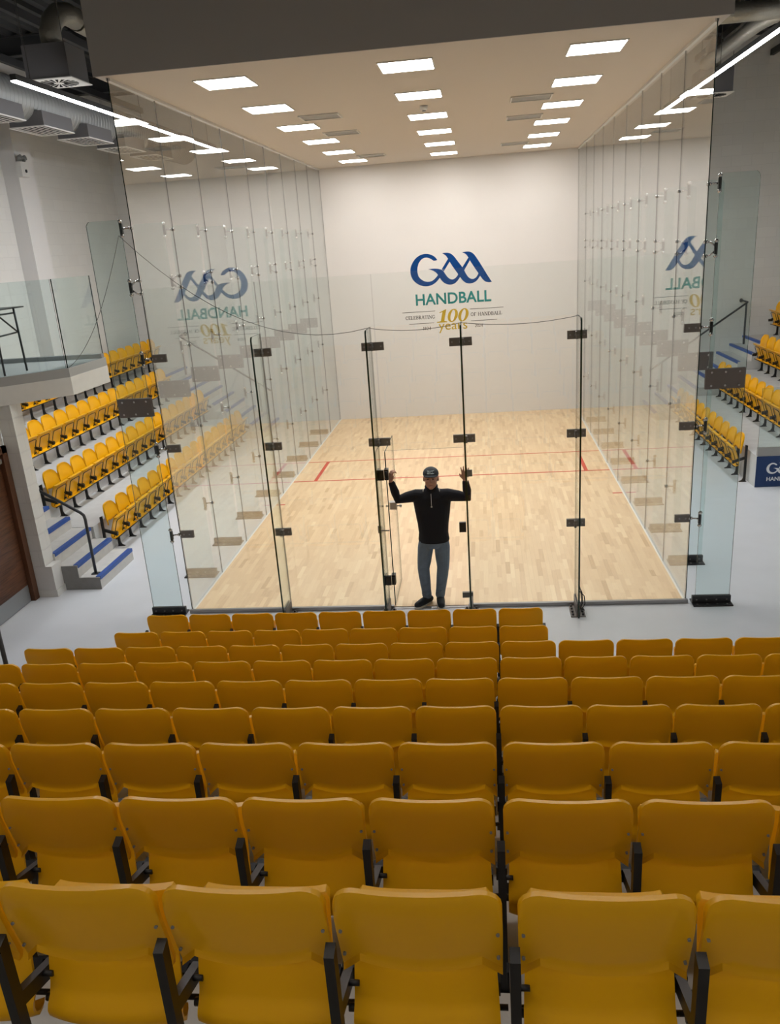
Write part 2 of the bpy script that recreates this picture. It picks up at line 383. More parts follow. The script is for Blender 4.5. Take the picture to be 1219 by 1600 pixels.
# small serif capitals and figures, drawn as strokes
def _arc(cx, cy, rx, ry, a0, a1, n=14): return [(cx + rx * math.cos(math.radians(a0 + (a1 - a0) * i / n)), cy + ry * math.sin(math.radians(a0 + (a1 - a0) * i / n))) for i in range(n + 1)]
TK, TN = .16, .075
def _stem(x, w=TK): return [([(x, 0), (x, 1)], w), ([(x - .15, .03), (x + .15, .03)], .06), ([(x - .15, .97), (x + .15, .97)], .06)]
_bar = lambda x0, x1, y: ([(x0, y), (x1, y)], TN)
_tick = lambda x, y0, y1: ([(x, y0), (x, y1)], TN)
_ubowl = (_arc(.30, .745, .30, .225, 90, -90), .12)
GLY = {
 'C': (.82, [(_arc(.42, .5, .34, .46, 48, 312), .13), _tick(.68, .66, .95)]), 'G': (.90, [(_arc(.42, .5, .34, .46, 48, 325), .13), _tick(.68, .68, .95), _tick(.72, .06, .44), _bar(.58, .86, .44)]),
 'E': (.74, _stem(.18) + [_bar(.18, .64, .96), _tick(.64, .76, .98), _bar(.18, .52, .5), _bar(.18, .68, .04), _tick(.68, .02, .26)]),
 'F': (.70, _stem(.18) + [_bar(.18, .64, .96), _tick(.64, .74, .98), _bar(.18, .52, .5)]), 'L': (.72, _stem(.18) + [_bar(.18, .66, .04), _tick(.66, .02, .28)]),
 'B': (.78, _stem(.18) + [_bar(.18, .34, .97), _ubowl, _bar(.18, .34, .52), (_arc(.32, .275, .34, .245, 90, -90), .13), _bar(.18, .34, .03)]),
 'R': (.82, _stem(.18) + [_bar(.18, .34, .97), _ubowl, _bar(.18, .34, .52), ([(.38, .5), (.72, .0)], TK), _bar(.66, .82, .03)]),
 'A': (.88, [([(.12, .0), (.42, 1)], TN), ([(.42, 1), (.74, 0)], TK), _bar(.22, .62, .33), _bar(.0, .24, .03), _bar(.60, .88, .03)]),
 'T': (.80, _stem(.40) + [_bar(.06, .74, .96), _tick(.07, .72, .98), _tick(.73, .72, .98)]), 'I': (.40, _stem(.20)),
 'N': (.96, [([(.16, 0), (.16, 1)], TN), ([(.16, 1), (.78, 0)], TK), ([(.78, 0), (.78, 1)], TN), _bar(.02, .30, .03), _bar(.02, .2, .97), _bar(.64, .92, .97)]),
 'H': (.96, _stem(.18) + _stem(.76) + [_bar(.18, .76, .5)]), 'D': (.90, _stem(.18) + [_bar(.18, .36, .97), (_arc(.34, .5, .44, .465, 90, -90), .13), _bar(.18, .36, .03)]),
 'O': (.92, [(_arc(.46, .5, .36, .46, 0, 360, 24), .13)]), ' ': (.42, []), '0': (.66, [(_arc(.33, .5, .23, .45, 0, 360, 22), .12)]),
 '1': (.48, _stem(.26)[:2] + [([(.10, .82), (.26, .97)], TN)]), '9': (.66, [(_arc(.32, .68, .21, .27, 0, 360, 20), .11), ([(.53, .68), (.48, .32), (.22, .03)], .11)]),
 '2': (.64, [(_arc(.30, .72, .20, .24, 160, -40, 12), .11), ([(.45, .58), (.08, .06)], .11), ([(.06, .06), (.56, .06)], .12)]), '4': (.68, [([(.44, 0), (.44, 1)], .13), ([(.44, .98), (.06, .30)], TN), _bar(.05, .62, .28)])}
def serif(name, body, x0, x1, z0, z1, y, m, parent):
    tot = sum(GLY[c][0] for c in body); kx = (x1 - x0) / tot; kz = z1 - z0; mb = MB(); cur = 0; q = 0
    for ch in body:
        adv, strokes = GLY[ch]
        for pts, w in strokes:
            for a, b_ in zip(pts, pts[1:]):
                a, b_ = Vector(a), Vector(b_); d = (b_ - a)
                if d.length < 1e-6: continue
                d.normalize(); nn = Vector((-d.y, d.x)) * w / 2; e = d * w * .12; q += 1
                P = [a - e + nn, b_ + e + nn, b_ + e - nn, a - e - nn]
                yy = y - .0022 - .00002 * (q % 40)
                mb.add([(x0 + (cur + p.x) * kx, yy, z0 + p.y * kz) for p in P], [(0, 1, 2, 3)])
        cur += adv
    me = mb.mesh(name, m); return link(name, me, parent)
YW = LEN - 0.001
mb = MB(); crest(mb, lambda a: a, lambda b: b, YW); mb.build('crest', 'logo_blue', fw_)
text('lettering', 'HANDBALL', -0.90, 0.965, 2.775, 3.045, YW, 'logo_teal', fw_)
for nm, (x0, x1, z) in dict(a=(-1.253, -.431, 2.623), b=(.434, 1.259, 2.617), c=(-1.096, -.467, 2.338), d=(.446, 1.099, 2.332)).items():
    MB().box(x0, x1, YW - .003, YW + .003, z - .005, z + .005).build('rule', 'logo_black', fw_)
serif('lettering', 'CELEBRATING', -1.18, -.435, 2.445, 2.53, YW, 'logo_black', fw_)
serif('lettering', 'OF HANDBALL', .445, 1.22, 2.445, 2.53, YW, 'logo_black', fw_)
serif('lettering', '1924', -.76, -.55, 2.175, 2.25, YW, 'logo_black', fw_)
serif('lettering', '2024', .545, .75, 2.175, 2.25, YW, 'logo_black', fw_)
text('lettering', 'years', -.36, .355, 2.08, 2.30, YW - .001, 'logo_gold', fw_, bold=0.0)
mb = MB(); SH = 0.22
def sh(px, pz): return (px + SH * (pz - 2.34), pz)
one = [(-.40, 2.335), (-.40, 2.352), (-.335, 2.36), (-.305, 2.37), (-.305, 2.585), (-.375, 2.565), (-.375, 2.58), (-.24, 2.645), (-.22, 2.645), (-.22, 2.37), (-.19, 2.36), (-.14, 2.352), (-.14, 2.335)]
mb.prism([sh(a, b) for a, b in one], lambda a, b: (a, YW - .004, b), lambda a, b: (a, YW + .004, b))
for xc in (-.03, .235):
    n = 28; vs = []
    for rx, rz in ((.125, .157), (.052, .135)):
        for yy in (YW - .004, YW + .004):
            for k in range(n):
                a = 2 * math.pi * k / n; p = sh(xc + rx * math.cos(a), 2.49 + rz * math.sin(a)); vs.append((p[0], yy, p[1]))
    fs = []
    for k in range(n):
        j = (k + 1) % n
        fs += [(k, j, 2 * n + j, 2 * n + k), (n + k, n + j, j, k), (2 * n + k, 2 * n + j, 3 * n + j, 3 * n + k), (3 * n + k, 3 * n + j, n + j, n + k)]
    mb.add(vs, fs)
mb.build('numeral', 'logo_gold', fw_)
# ceiling slab with dark fascia
cc = struct(MB().box(-HW - .1, HW + .1, -.12, LEN, HC, HC + .04).build('ceiling_court', 'court_ceiling'), 'pale plaster ceiling over the court')
f = MB(); f.box(-HW - .1, HW + .12, -.14, -.115, HC - .005, ZC - .45); f.build('fascia', 'fascia_grey', cc)
for s in (-1, 1):
    x0, x1 = sorted((s * (HW + .1), s * (HW + .075)))
    MB().box(x0, x1, -.115, LEN, HC + .04, ZC - .45).build('upstand', 'fascia_grey', cc)
    x0, x1 = sorted((s * (HW - .02), s * (HW + .02)))
    MB().box(x0, x1, 0, LEN, HC - .03, HC).build('glazing_channel', 'white_plastic', cc)
COLN = {-1: 'left', 0: 'middle', 1: 'right'}
FROM = ['nearest', 'second nearest', 'third nearest', 'fourth nearest', 'fifth nearest', 'farthest']
proto = None
for ci in (-1, 0, 1):
    for k in range(6):
        x, y = 2.02 * ci, 0.83 + 2.0 * k
        if proto is None:
            proto = empty('ceiling_light', (x, y, HC))
            fr = MB()
            for a in ((-.30, .30, -.30, -.285), (-.30, .30, .285, .30), (-.30, -.285, -.285, .285), (.285, .30, -.285, .285)): fr.box(*a, -.012, .0)
            fr.build('frame', 'white_plastic', proto)
            MB().box(-.285, .285, -.285, .285, -.008, -.001).build('diffuser', 'panel_light', proto)
            o = proto
        else: o = copy_tree(proto, None, (x, y, HC))
        tag(o, 'square lit ceiling panel, %s of the %s line over the court' % (FROM[k], COLN[ci]), 'ceiling light', 'lit panels in the court ceiling')
proto = None
for s in (-1, 1):
    for k, y in enumerate((3.92, 5.92, 10.0)):
        if proto is None:
            proto = empty('ceiling_vent', (1.51 * s, y, HC))
            for a in ((-.29, .29, -.24, -.22), (-.29, .29, .22, .24), (-.29, -.27, -.22, .22), (.27, .29, -.22, .22)):
                MB().box(*a, -.018, 0).build('frame_bar', 'grille_white', proto)
            MB().box(-.27, .27, -.22, .22, -.006, 0).build('vent_face', 'balcony_grey', proto); o = proto
        else: o = copy_tree(proto, None, (1.51 * s, y, HC))
        tag(o, 'flush white air vent in the court ceiling, %s on the %s' % (('nearest', 'middle', 'farthest')[k], 'left' if s < 0 else 'right'), 'vent', 'court ceiling vents')
sd = empty('smoke_detector', (0, 3.8, HC)); MB().tube([(0, 0, -.06), (0, 0, 0)], [.045, .06], 16).build('housing', 'white_plastic', sd)
MB().tube([(0, 0, -.075), (0, 0, -.06)], .025, 12).build('sensor', 'balcony_grey', sd)
tag(sd, 'small white detector on the court ceiling between two middle panels', 'detector')

# ------------------------------------------------------------------ glass side walls
PITCHY = 4 / 3.; GT = 0.011; FT = 0.019
SPZ = (4.60, 3.98, 3.19, 2.13, 1.05)
def spider(two):
    "fitting between a fin and the glass: local +x runs from the glass outwards"
    m_ = MB()
    m_.box(.075, .105, -.035, .0, -.055, .055, 0)
    for z in (-.075, .075):
        m_.tube([(.09, -.03, z - .02), (.09, -.03, z), (.09, -.03, z + .02)], [.014, .026, .014], 8, 1)
    if two:
        for z in (-.07, .07): m_.tube([(.0, 0.01, z), (.04, 0, z * .9), (.085, -.015, z * .3)], .009, 6, 1)
    else: m_.tube([(.0, 0.01, 0), (.085, -.015, 0)], .010, 6, 1)
    for z in ((-.07, .07) if two else (0,)):
        m_.tube([(-.028, .01, z), (-.016, .01, z)], .020, 10, 1); m_.tube([(0, .01, z), (.012, .01, z)], .020, 10, 1)
    return m_
sp_one = spider(False).mesh('spider_fitting', ['black_plastic', 'steel']); sp_two = spider(True).mesh('spider_fitting', ['black_plastic', 'steel'])
def rounded(x0, x1, z0, z1, r, corner):
    "rectangle with one rounded upper corner: corner = 'x0' or 'x1'"
    p = [(x0, z0), (x1, z0)]
    if corner == 'x1': p += [(x1 - r + r * math.cos(a), z1 - r + r * math.sin(a)) for a in [i * math.pi / 12 for i in range(7)]] + [(x0, z1)]
    else: p += [(x1, z1)] + [(x0 + r + r * math.cos(a), z1 - r + r * math.sin(a)) for a in [math.pi / 2 + i * math.pi / 12 for i in range(7)]]
    return p
def base_angle(L_, n):
    m_ = MB(); m_.box(0, L_, -.014, .014 + FT, .0, .10, 0); m_.box(-.0, L_ + .01, -.10, .10 + FT, 0, .014, 0)
    for i in range(n):
        x = .05 + i * (L_ - .1) / (n - 1)
        m_.tube([(x, -.014, .055), (x, -.022, .055)], .010, 8, 1); m_.tube([(x, -.06, .014), (x, -.06, .022)], .011, 8, 1)
    return m_.mesh('base_bracket', ['black_plastic', 'bracket_grey'])
def splice_mesh(L_):
    m_ = MB(); m_.box(0, L_, -.012, 0, -.108, .108); m_.box(0, L_, FT, FT + .012, -.108, .108)
    for i in range(3):
        for z in (-.072, .072):
            m_.tube([(.06 + i * (L_ - .12) / 2, -.012, z), (.06 + i * (L_ - .12) / 2, -.022, z)], .012, 8, 1)
    return m_.mesh('splice_plate', ['splice_grey', 'steel'])
ba_me, sp_me = base_angle(.44, 4), splice_mesh(.41)
for side in (-1, 1):
    nm = 'left' if side < 0 else 'right'
    root = struct(empty('wall_court_' + nm), 'tall frameless glass wall along the %s of the court' % nm)
    for k in range(9):
        y0, y1 = PITCHY * k + (.0 if k == 0 else .0012), (PITCHY * (k + 1) - .0012 if k < 8 else LEN - .002)
        x0, x1 = sorted((side * HW, side * (HW + GT)))
        pb = MB().box(x0, x1, y0, y1, 0.0, HC - .002, 0, 1, 0)
        if k == 0: pb.m[2] = 2
        pb.build('glass_pane', ['glass_side', 'glass_joint', 'glass_edge'], root)
        # fin standing outside the joint; local x runs outwards
        yf = PITCHY * k - .075
        fin = empty('glass_fin', (side * (HW + GT), yf, 0), 0, root)
        fl = MB()
        P0 = [(.085, .0), (.475, .0), (.475, 4.69 - .04), (.455, 4.69 - .01), (.44, 4.69), (.085, 4.69)]
        b0 = len(fl.v); n = len(P0)
        fl.v += [(side * a, 0, b) for a, b in P0] + [(side * a, FT, b) for a, b in P0]
        fl.f += [list(range(n)), list(range(n, 2 * n))] + [[i, (i + 1) % n, n + (i + 1) % n, n + i] for i in range(n)]
        fl.m += [0, 0] + [1] * n; fl.sm += [False] * (n + 2)
        fl.build('fin_pane', ['glass_fin', 'fin_edge' if k == 0 else 'glass_fin'], fin)
        o = link('base_bracket', ba_me, fin, (side * .05, 0, 0)); o.scale.x = side
        o = link('splice_plate', sp_me, fin, (side * .055, 0, 2.645)); o.scale.x = side
        for j, z in enumerate(SPZ):
            o = link('spider_fitting', sp_two if j == 1 else sp_one, fin, (0, .045 if k == 0 else .06, z)); o.scale.x = side

# ------------------------------------------------------------------ glass back wall with the doorway
bw = struct(empty('wall_court_back'), 'low frameless glass back wall of the court with an open doorway')
GB = 3.955; YG0, YG1 = -.016, -.004
JX = (-HW + .01, -1.752, -.452, .472, 1.755, HW - .01)
def bpane(x0, x1, z0, z1): MB().box(x0, x1, YG0, YG1, z0, z1, 0, 1, 1).build('glass_pane', ['glass_pane', 'glass_edge'], bw)
bpane(JX[0], JX[1] - .003, .02, GB); bpane(JX[1] + .003, JX[2] - .003, .02, GB)
bpane(JX[3] + .003, JX[4] - .003, .02, GB); bpane(JX[4] + .003, JX[5], .02, GB); bpane(JX[2] + .003, JX[3] - .003, 1.995, GB)
for x0, x1 in ((-HW - .02, JX[2]), (JX[3], HW + .02)):
    c_ = MB(); c_.box(x0, x1, -.062, -.02, 0, .045); c_.box(x0, x1, -.002, .012, 0, .02); c_.box(x0, x1, -.02, -.002, 0, .012); c_.build('floor_channel', 'channel', bw)
MB().box(JX[2], JX[3], -.062, .012, 0, .006).build('threshold', 'channel', bw)
FINX = (-1.752, -.502, .508, 1.755)
for i, x in enumerate(FINX):
    fin = empty('glass_fin', (x, 0, 0), 0, bw)
    P0 = rounded(-.43, -.02, 0.0, 3.40, .05, 'x0'); n = len(P0)
    fl = MB(); fl.v += [(-FT / 2, a, b) for a, b in P0] + [(FT / 2, a, b) for a, b in P0]
    fl.f += [list(range(n)), list(range(n, 2 * n))] + [[i_, (i_ + 1) % n, n + (i_ + 1) % n, n + i_] for i_ in range(n)]
    fl.m += [0, 0] + [1] * n; fl.sm += [False] * (n + 2)
    fl.build('fin_pane', ['glass_fin', 'glass_edge'], fin)
    pl = MB(); pl.box(-.085, .085, -.40, -.065, 0, .012)
    for sx in (-.022, .012): pl.box(sx, sx + .01, -.39, -.07, .012, .16)
    for sx in (-.058, .058):
        for j in range(4): pl.tube([(sx, -.36 + j * .085, .012), (sx, -.36 + j * .085, .03)], .014, 8, 1)
    pl.build('base_plate', ['splice_grey', 'black_plastic'], fin)
    zs = (3.19, 2.104, 1.04) if i in (0, 3) else (3.186, 2.10)
    for z in zs:
        br = MB(); w0, w1 = ((-.105, .105) if i in (0, 3) else ((-.11, .14) if i == 1 else (-.14, .11)))
        br.box(w0, w1, -.028, -.017, -.045, .045); br.box(w0, w1, -.003, .008, -.045, .045)
        br.box(-.022, -.0095, -.09, -.028, -.04, .04); br.box(.0095, .022, -.09, -.028, -.04, .04)
        for bx in (w0 + .03, w1 - .03): br.tube([(bx, -.028, 0), (bx, -.034, 0)], .010, 8, 1)
        br.tube([(-.03, -.06, -.0), (.03, -.06, 0)], .010, 8, 1)
        o = br.build('clamp_bracket', ['bracket_grey', 'channel'], fin, (0, 0, z))
# clamp brackets that tie the back wall to the side walls
for s in (-1, 1):
    for z in (3.19, 2.13, 1.05):
        br = MB(); x0, x1 = sorted((s * (HW - .17), s * (HW - .005)))
        br.box(x0, x1, -.028, -.017, z - .045, z + .045); br.box(x0, x1, -.003, .008, z - .045, z + .045)
        for bx in (.05, .12): br.tube([(s * (HW - bx), -.028, z), (s * (HW - bx), -.034, z)], .010, 8, 1)
        br.build('corner_bracket', ['bracket_grey', 'channel'], bw)
for z, sz in ((1.04, .05), (1.69, .04)):
    p_ = MB(); p_.box(.50, .57, -.03, -.018, z - sz, z + sz) if z > 1.5 else p_.box(.395, .475, -.034, .008, z - sz - .02, z + sz); p_.build('strike_plate', 'black_steel' if z < 1.5 else 'bracket_grey', bw)
p_ = MB(); p_.box(.40, .53, -.03, .008, .12, .19); p_.build('strike_plate', 'bracket_grey', bw)
p_ = MB(); p_.box(-.58, -.52, -.03, -.017, .99, 1.08); p_.tube([(-.50, -.09, .98), (-.50, -.09, 1.08)], .009, 8); p_.bar((-.52, -.06, 1.03), (-.44, -.06, 1.03), .012, .012); p_.build('stop_bracket', 'bracket_grey', bw)
# glass door leaf swung into the court
dr = struct(empty('door_1', (-.438, .01, 0)), 'open glass door leaf swung into the court')
MB().box(-.006, .006, 0, .88, .02, 1.975, 0, 1, 0).build('leaf', ['glass_pane', 'glass_edge'], dr)
for z in (1.70, .365):
    h = MB(); h.box(-.115, -.028, -.034, -.022, z - .06, z + .06); h.box(-.115, -.028, -.012, .002, z - .06, z + .06)
    h.tube([(-.0, -.02, z - .045), (0, -.02, z + .045)], .018, 10); h.box(-.024, .024, -.01, .075, z - .065, z + .065)
    h.build('hinge', 'black_steel', dr)
lk = MB(); lk.box(.006, .085, .10, .19, 1.235, 1.325); lk.build('lock_case', 'lock_steel', dr)
MB().tube([(.085, .145, 1.27), (.115, .145, 1.27), (.12, .145, 1.27), (.14, .145, 1.27), (.145, .145, 1.27)], [.008, .008, .02, .022, .012], 12).build('knob', 'steel', dr)
MB().tube([(-.006, .145, 1.27), (-.05, .145, 1.27)], .012, 10).build('spindle', 'steel', dr)

# thin wire hanging from the balcony over the fins
def cat_pts(a, b, sag, n=14):
    a, b = Vector(a), Vector(b)
    return [a.lerp(b, t / n) - Vector((0, 0, sag * 4 * (t / n) * (1 - t / n))) for t in range(n + 1)]
wp = cat_pts((-4.66, 1.15, 3.01), (-3.17, -.10, 4.53), .22) + cat_pts((-3.17, -.10, 4.53), (-.50, -.22, 3.407), .42)[1:] + cat_pts((-.50, -.22, 3.407), (.508, -.22, 3.407), .05)[1:] + cat_pts((.508, -.22, 3.407), (1.755, -.2, 3.407), .05)[1:]
tag(MB().tube(wp, .0032, 5).build('hanging_wire', 'wire'), 'thin black wire strung from the balcony across the glass fins', 'cable')
# loop of dark cable at the rightmost fin
cb = empty('cable_loop', (1.755, -.1, 0))
for dx, h in ((.045, .30), (.07, .24), (.03, .34)):
    MB().tube([(.022, -.05, h), (dx + .02, -.06, h * .7), (dx + .03, -.07, h * .3), (dx, -.1, .03), (.09, -.12, .006)], .006, 5).build('strand', 'black_plastic', cb)
tag(cb, 'black cable bunch at the foot of the rightmost back fin', 'cable')

# ------------------------------------------------------------------ linear lights outside the court
proto = None
for s, lab in ((-1, 'long white linear light hanging left of the court'), (1, 'long white linear light hanging right of the court')):
    x = -4.30 if s < 0 else 4.14
    o = empty('linear_light', (x, 4.2, 6.2)); L2 = 3.75
    MB().box(-.035, .035, -L2, L2, .012, .075).build('housing', 'beam_dark', o)
    MB().box(-.03, .03, -L2, L2, 0, .012).build('diffuser', 'strip_light' if s < 0 else 'strip_light_right', o)
    for y in (-L2 + .4, 0, L2 - .4): MB().tube([(0, y, .075), (0, y, ZC - 6.2 - .42)], .004, 5).build('suspension_wire', 'wire', o)
    tag(o, lab, 'light', 'linear lights beside the court')
for x, y, w in ((-1.9, -12.4, 'rear left part'), (3.3, -12.4, 'rear right part'), (-1.9, -7.6, 'left half'), (3.3, -7.6, 'right half')):
    o = empty('linear_light', (x, y, 7.1)); L2 = 2.4
    MB().box(-L2, L2, -.08, .08, .012, .075).build('housing', 'beam_dark', o)
    MB().box(-L2, L2, -.075, .075, 0, .012).build('diffuser', 'rear_light', o)
    for q in (-L2 + .4, L2 - .4): MB().tube([(q, 0, .075), (q, 0, ZC - 7.1 - .02)], .004, 5).build('suspension_wire', 'wire', o)
    tag(o, 'linear light above the %s of the tribune, out of view' % w, 'light', 'linear lights above the tribune')

# ------------------------------------------------------------------ seats
def loft(mb, rows, mi=0, closed=False):
    n = len(rows[0]); b = len(mb.v)
    for r in rows: mb.v += [tuple(p) for p in r]
    for i in range(len(rows) - 1):
        for k in range(n if closed else n - 1):
            mb.f.append([b + i * n + k, b + i * n + (k + 1) % n, b + (i + 1) * n + (k + 1) % n, b + (i + 1) * n + k]); mb.m.append(mi); mb.sm.append(True)
def backrest_mesh(arch=0.0):
    w, R = .216, .065 + arch; TH = .017
    xs = sorted(set([round(w * math.sin(math.pi / 2 * t / 9), 5) for t in range(-9, 10)] + [-.162, .162, -.18, .18, -.2, .2]))
    NV = 12; front, back = [], []
    for j in range(NV + 1):
        t = j / NV; rf, rb = [], []
        for x in xs:
            ax = abs(x)
            zt = .812 - .005 * math.cos(ax / w * math.pi / 2) - arch * .5 * (ax / w) ** 2
            if ax > w - R: zt -= R - math.sqrt(max(0, R * R - (ax - (w - R)) ** 2))
            zb = .530 + .026 * (ax / .162) ** 2 if ax <= .1625 else .556 - (ax - .162) / (w - .162) * .062
            tt = (0, .025, .065, .16, .27, .38, .5, .62, .74, .84, .92, .97, 1)[j]; z = zb + (zt - zb) * tt
            xx = x * (1 - .012 * max(0, (.66 - z) / .16))
            y = .068 * ((.81 - z) / .31) ** 1.15 if z < .81 else 0
            y += .022 * (ax / w) ** 2.2                         # wraps round the sitter
            e = max(0, 1 - (zt - z) / .05); y += .010 * e * e    # top edge rolls forward
            e2 = max(0, 1 - (z - zb) / .016); y -= .013 * e2           # lower lip flares out
            th = TH * (1 + .25 * e)
            rf.append((xx, y + th, z - .004)); rb.append((xx, y, z))
        front.append(rf); back.append(rb)
    mb = MB(); loft(mb, back); loft(mb, [r[::-1] for r in front])
    ring_b = back[0] + [r[-1] for r in back[1:]] + back[-1][::-1][1:] + [r[0] for r in back[::-1][1:-1]]
    ring_f = front[0] + [r[-1] for r in front[1:]] + front[-1][::-1][1:] + [r[0] for r in front[::-1][1:-1]]
    loft(mb, [ring_b, ring_f], closed=True)
    me = mb.mesh('backrest', 'yellow')
    bm = bmesh.new(); bm.from_mesh(me); bmesh.ops.remove_doubles(bm, verts=bm.verts, dist=1e-5); bmesh.ops.recalc_face_normals(bm, faces=bm.faces); bm.to_mesh(me); bm.free()
    me.set_sharp_from_angle(angle=math.radians(42))
    return me
def pan_mesh(front=False):
    prof = [(.165, .228), (.13, .231), (.098, .244), (.079, .268), (.076, .29), (.084, .308), (.103, .328), (.116, .36), (.128, .42), (.154, .51), (.178, .58), (.197, .622), (.204, .632)]
    if front: prof = [(.165, .268), (.13, .270), (.108, .282), (.096, .305), (.098, .33), (.106, .36), (.122, .42), (.150, .50), (.178, .57), (.192, .602), (.196, .612)]
    S = [math.sin(math.pi / 2 * t / 8) for t in range(-8, 9)]
    up, dn = [], []
    n = len(prof)
    for i, (y, z) in enumerate(prof):
        t = i / (n - 1)
        w = .204 - .014 * max(0, (z - .30) / .33)
        if i == 0: w *= .90
        if i == 1: w *= .955
        if i == n - 1: w *= .93 if not front else 1
        if i == n - 2: w *= .985 if not front else 1
        if front: w = .208
        ru, rd = [], []
        for s in S:
            zz = z - .016 * (1 - s * s) * max(0, 1 - (z - .228) / .10) + .010 * s * s * max(0, 1 - (z - .228) / .1)
            yy = y + .014 * s ** 4 - (0.006 * math.cos(s * math.pi / 2) if .26 < z < .6 else 0)
            th = .014 if z < (.585 if front else .60) else (.05 if front else .034)
            if i == 0: th = .004
            if front: zz = z; yy = y
            ru.append((s * w, yy, zz)); rd.append((s * w * .985, yy + th, zz + (.004 if i < 3 else -.004)))
        up.append(ru); dn.append(rd)
    mb = MB(); loft(mb, up); loft(mb, [r[::-1] for r in dn])
    def ring(g): return g[0] + [r[-1] for r in g[1:]] + g[-1][::-1][1:] + [r[0] for r in g[::-1][1:-1]]
    loft(mb, [ring(up), ring(dn)], closed=True)
    me = mb.mesh('seat_pan', 'yellow')
    bm = bmesh.new(); bm.from_mesh(me); bmesh.ops.remove_doubles(bm, verts=bm.verts, dist=1e-5); bmesh.ops.recalc_face_normals(bm, faces=bm.faces); bm.to_mesh(me); bm.free()
    me.set_sharp_from_angle(angle=math.radians(42))
    return me
def frame_mesh():
    def P(x, z): return (x, .108 + (z - .30) * .33 + .022, z)
    pts = [P(-.158, .275), P(-.158, .42), P(-.158, .525), P(-.135, .547), P(0, .55), P(.135, .547), P(.158, .525), P(.158, .42), P(.158, .275)]
    m_ = MB(); m_.tube(pts, .0065, 6)
    m_.tube([(-.226, .178, .268), (.226, .178, .268)], .009, 6)
    m_.box(.165, .205, .155, .195, .335, .385); m_.box(.175, .20, .19, .212, .345, .375)
    m_.tube([(-.222, .13, .305), (-.19, .13, .305)], .013, 8); m_.tube([(-.222, .13, .395), (-.185, .13, .395)], .009, 8)
    return m_.mesh('pan_frame', 'black_steel')
def post_mesh():
    m_ = MB(); a = .0135
    m_.add([(-a, -.016, 0), (a, -.016, 0), (a, .024, 0), (-a, .024, 0), (-a, -.016, .632), (a, -.016, .632), (a, .024, .645), (-a, .024, .645)],
           [(3, 2, 1, 0), (4, 5, 6, 7), (0, 1, 5, 4), (1, 2, 6, 5), (2, 3, 7, 6), (3, 0, 4, 7)])
    m_.prism([(.02, .0), (.02, .12), (.028, .065), (.046, .028), (.088, .010), (.095, .0)], lambda y, z: (-.009, y, z), lambda y, z: (.009, y, z))
    m_.box(-.022, .022, -.03, .09, 0, .006)
    return m_.mesh('post', 'black_steel')
def arm_mesh():
    m_ = MB(); m_.bar((0, .0, .425), (0, .215, .355), .026, .046)
    m_.box(-.02, .02, .19, .225, .33, .385)
    return m_.mesh('arm', 'black_steel')
def bolts_mesh(): return MB().tube([(0, -.009, 0), (0, .01, 0)], .0048, 6).mesh('bolt', 'channel')
SEAT = empty('stadium_seat', (0, 0, -5))
BR, BRA, PN, PNA, FRM, PST, ARM, BLT = backrest_mesh(), backrest_mesh(.06), pan_mesh(), pan_mesh(True), frame_mesh(), post_mesh(), arm_mesh(), bolts_mesh()
def seat(loc, rz, label, group, P, first, bolts=False):
    "post stands on the local -x side; the first seat of a row (seen along local x) gets its own second post"
    o = empty('stadium_seat', loc, rz)
    link('backrest', BR if rz == 0 else BRA, o); link('seat_pan', PN if rz == 0 else PNA, o); link('pan_frame', FRM, o)
    if bolts:
        for s in (-1, 1):
            for z, y in ((.66, .052), (.565, .072)): link('bolt', BLT, o, (s * .203, y, z))
    for sx in ((-1, 1) if first else (-1,)):
        link('post', PST, o, (sx * P / 2, 0, 0)); link('arm', ARM, o, (sx * P / 2, 0, 0))
    return tag(o, label, 'seat', group)
bpy.data.objects.remove(SEAT, do_unlink=True)

# tribune: rows in front of the camera
P_ = .4525
ROWY = (-1.93, -2.684, -3.443, -4.185, -4.90, -5.645, -6.425, -7.175, -7.895)
ROWZ = (0, .167, .39, .63, .86, 1.104, 1.385, 1.649, 1.909)
ROWX = (-2.59, -2.594, -2.587, -2.609, -2.635, -2.63, -2.635, -2.65, -2.634)
ROWN = ('front row of the tribune', 'second row of the tribune', 'third row of the tribune', 'fourth row of the tribune', 'middle row of the tribune',
        'sixth row of the tribune', 'seventh row of the tribune', 'second nearest row', 'nearest row')
tr = struct(empty('floor_tribune'), 'grey concrete treads under the rows before the court')
for i in range(9):
    ya = ROWY[i] + .47 if i else 0; yb = ROWY[i + 1] + .47 if i < 8 else YB
    if i: MB().box(-3.35 if i > 1 else -2.85, 5.2 if i > 1 else 1.35, yb, ya, 0 if i < 2 else 0.0, ROWZ[i]).build('tread', 'concrete', tr)
MB().box(-3.35, 5.2, YB, -8.35, 1.9, 2.17).build('tread', 'concrete', tr)
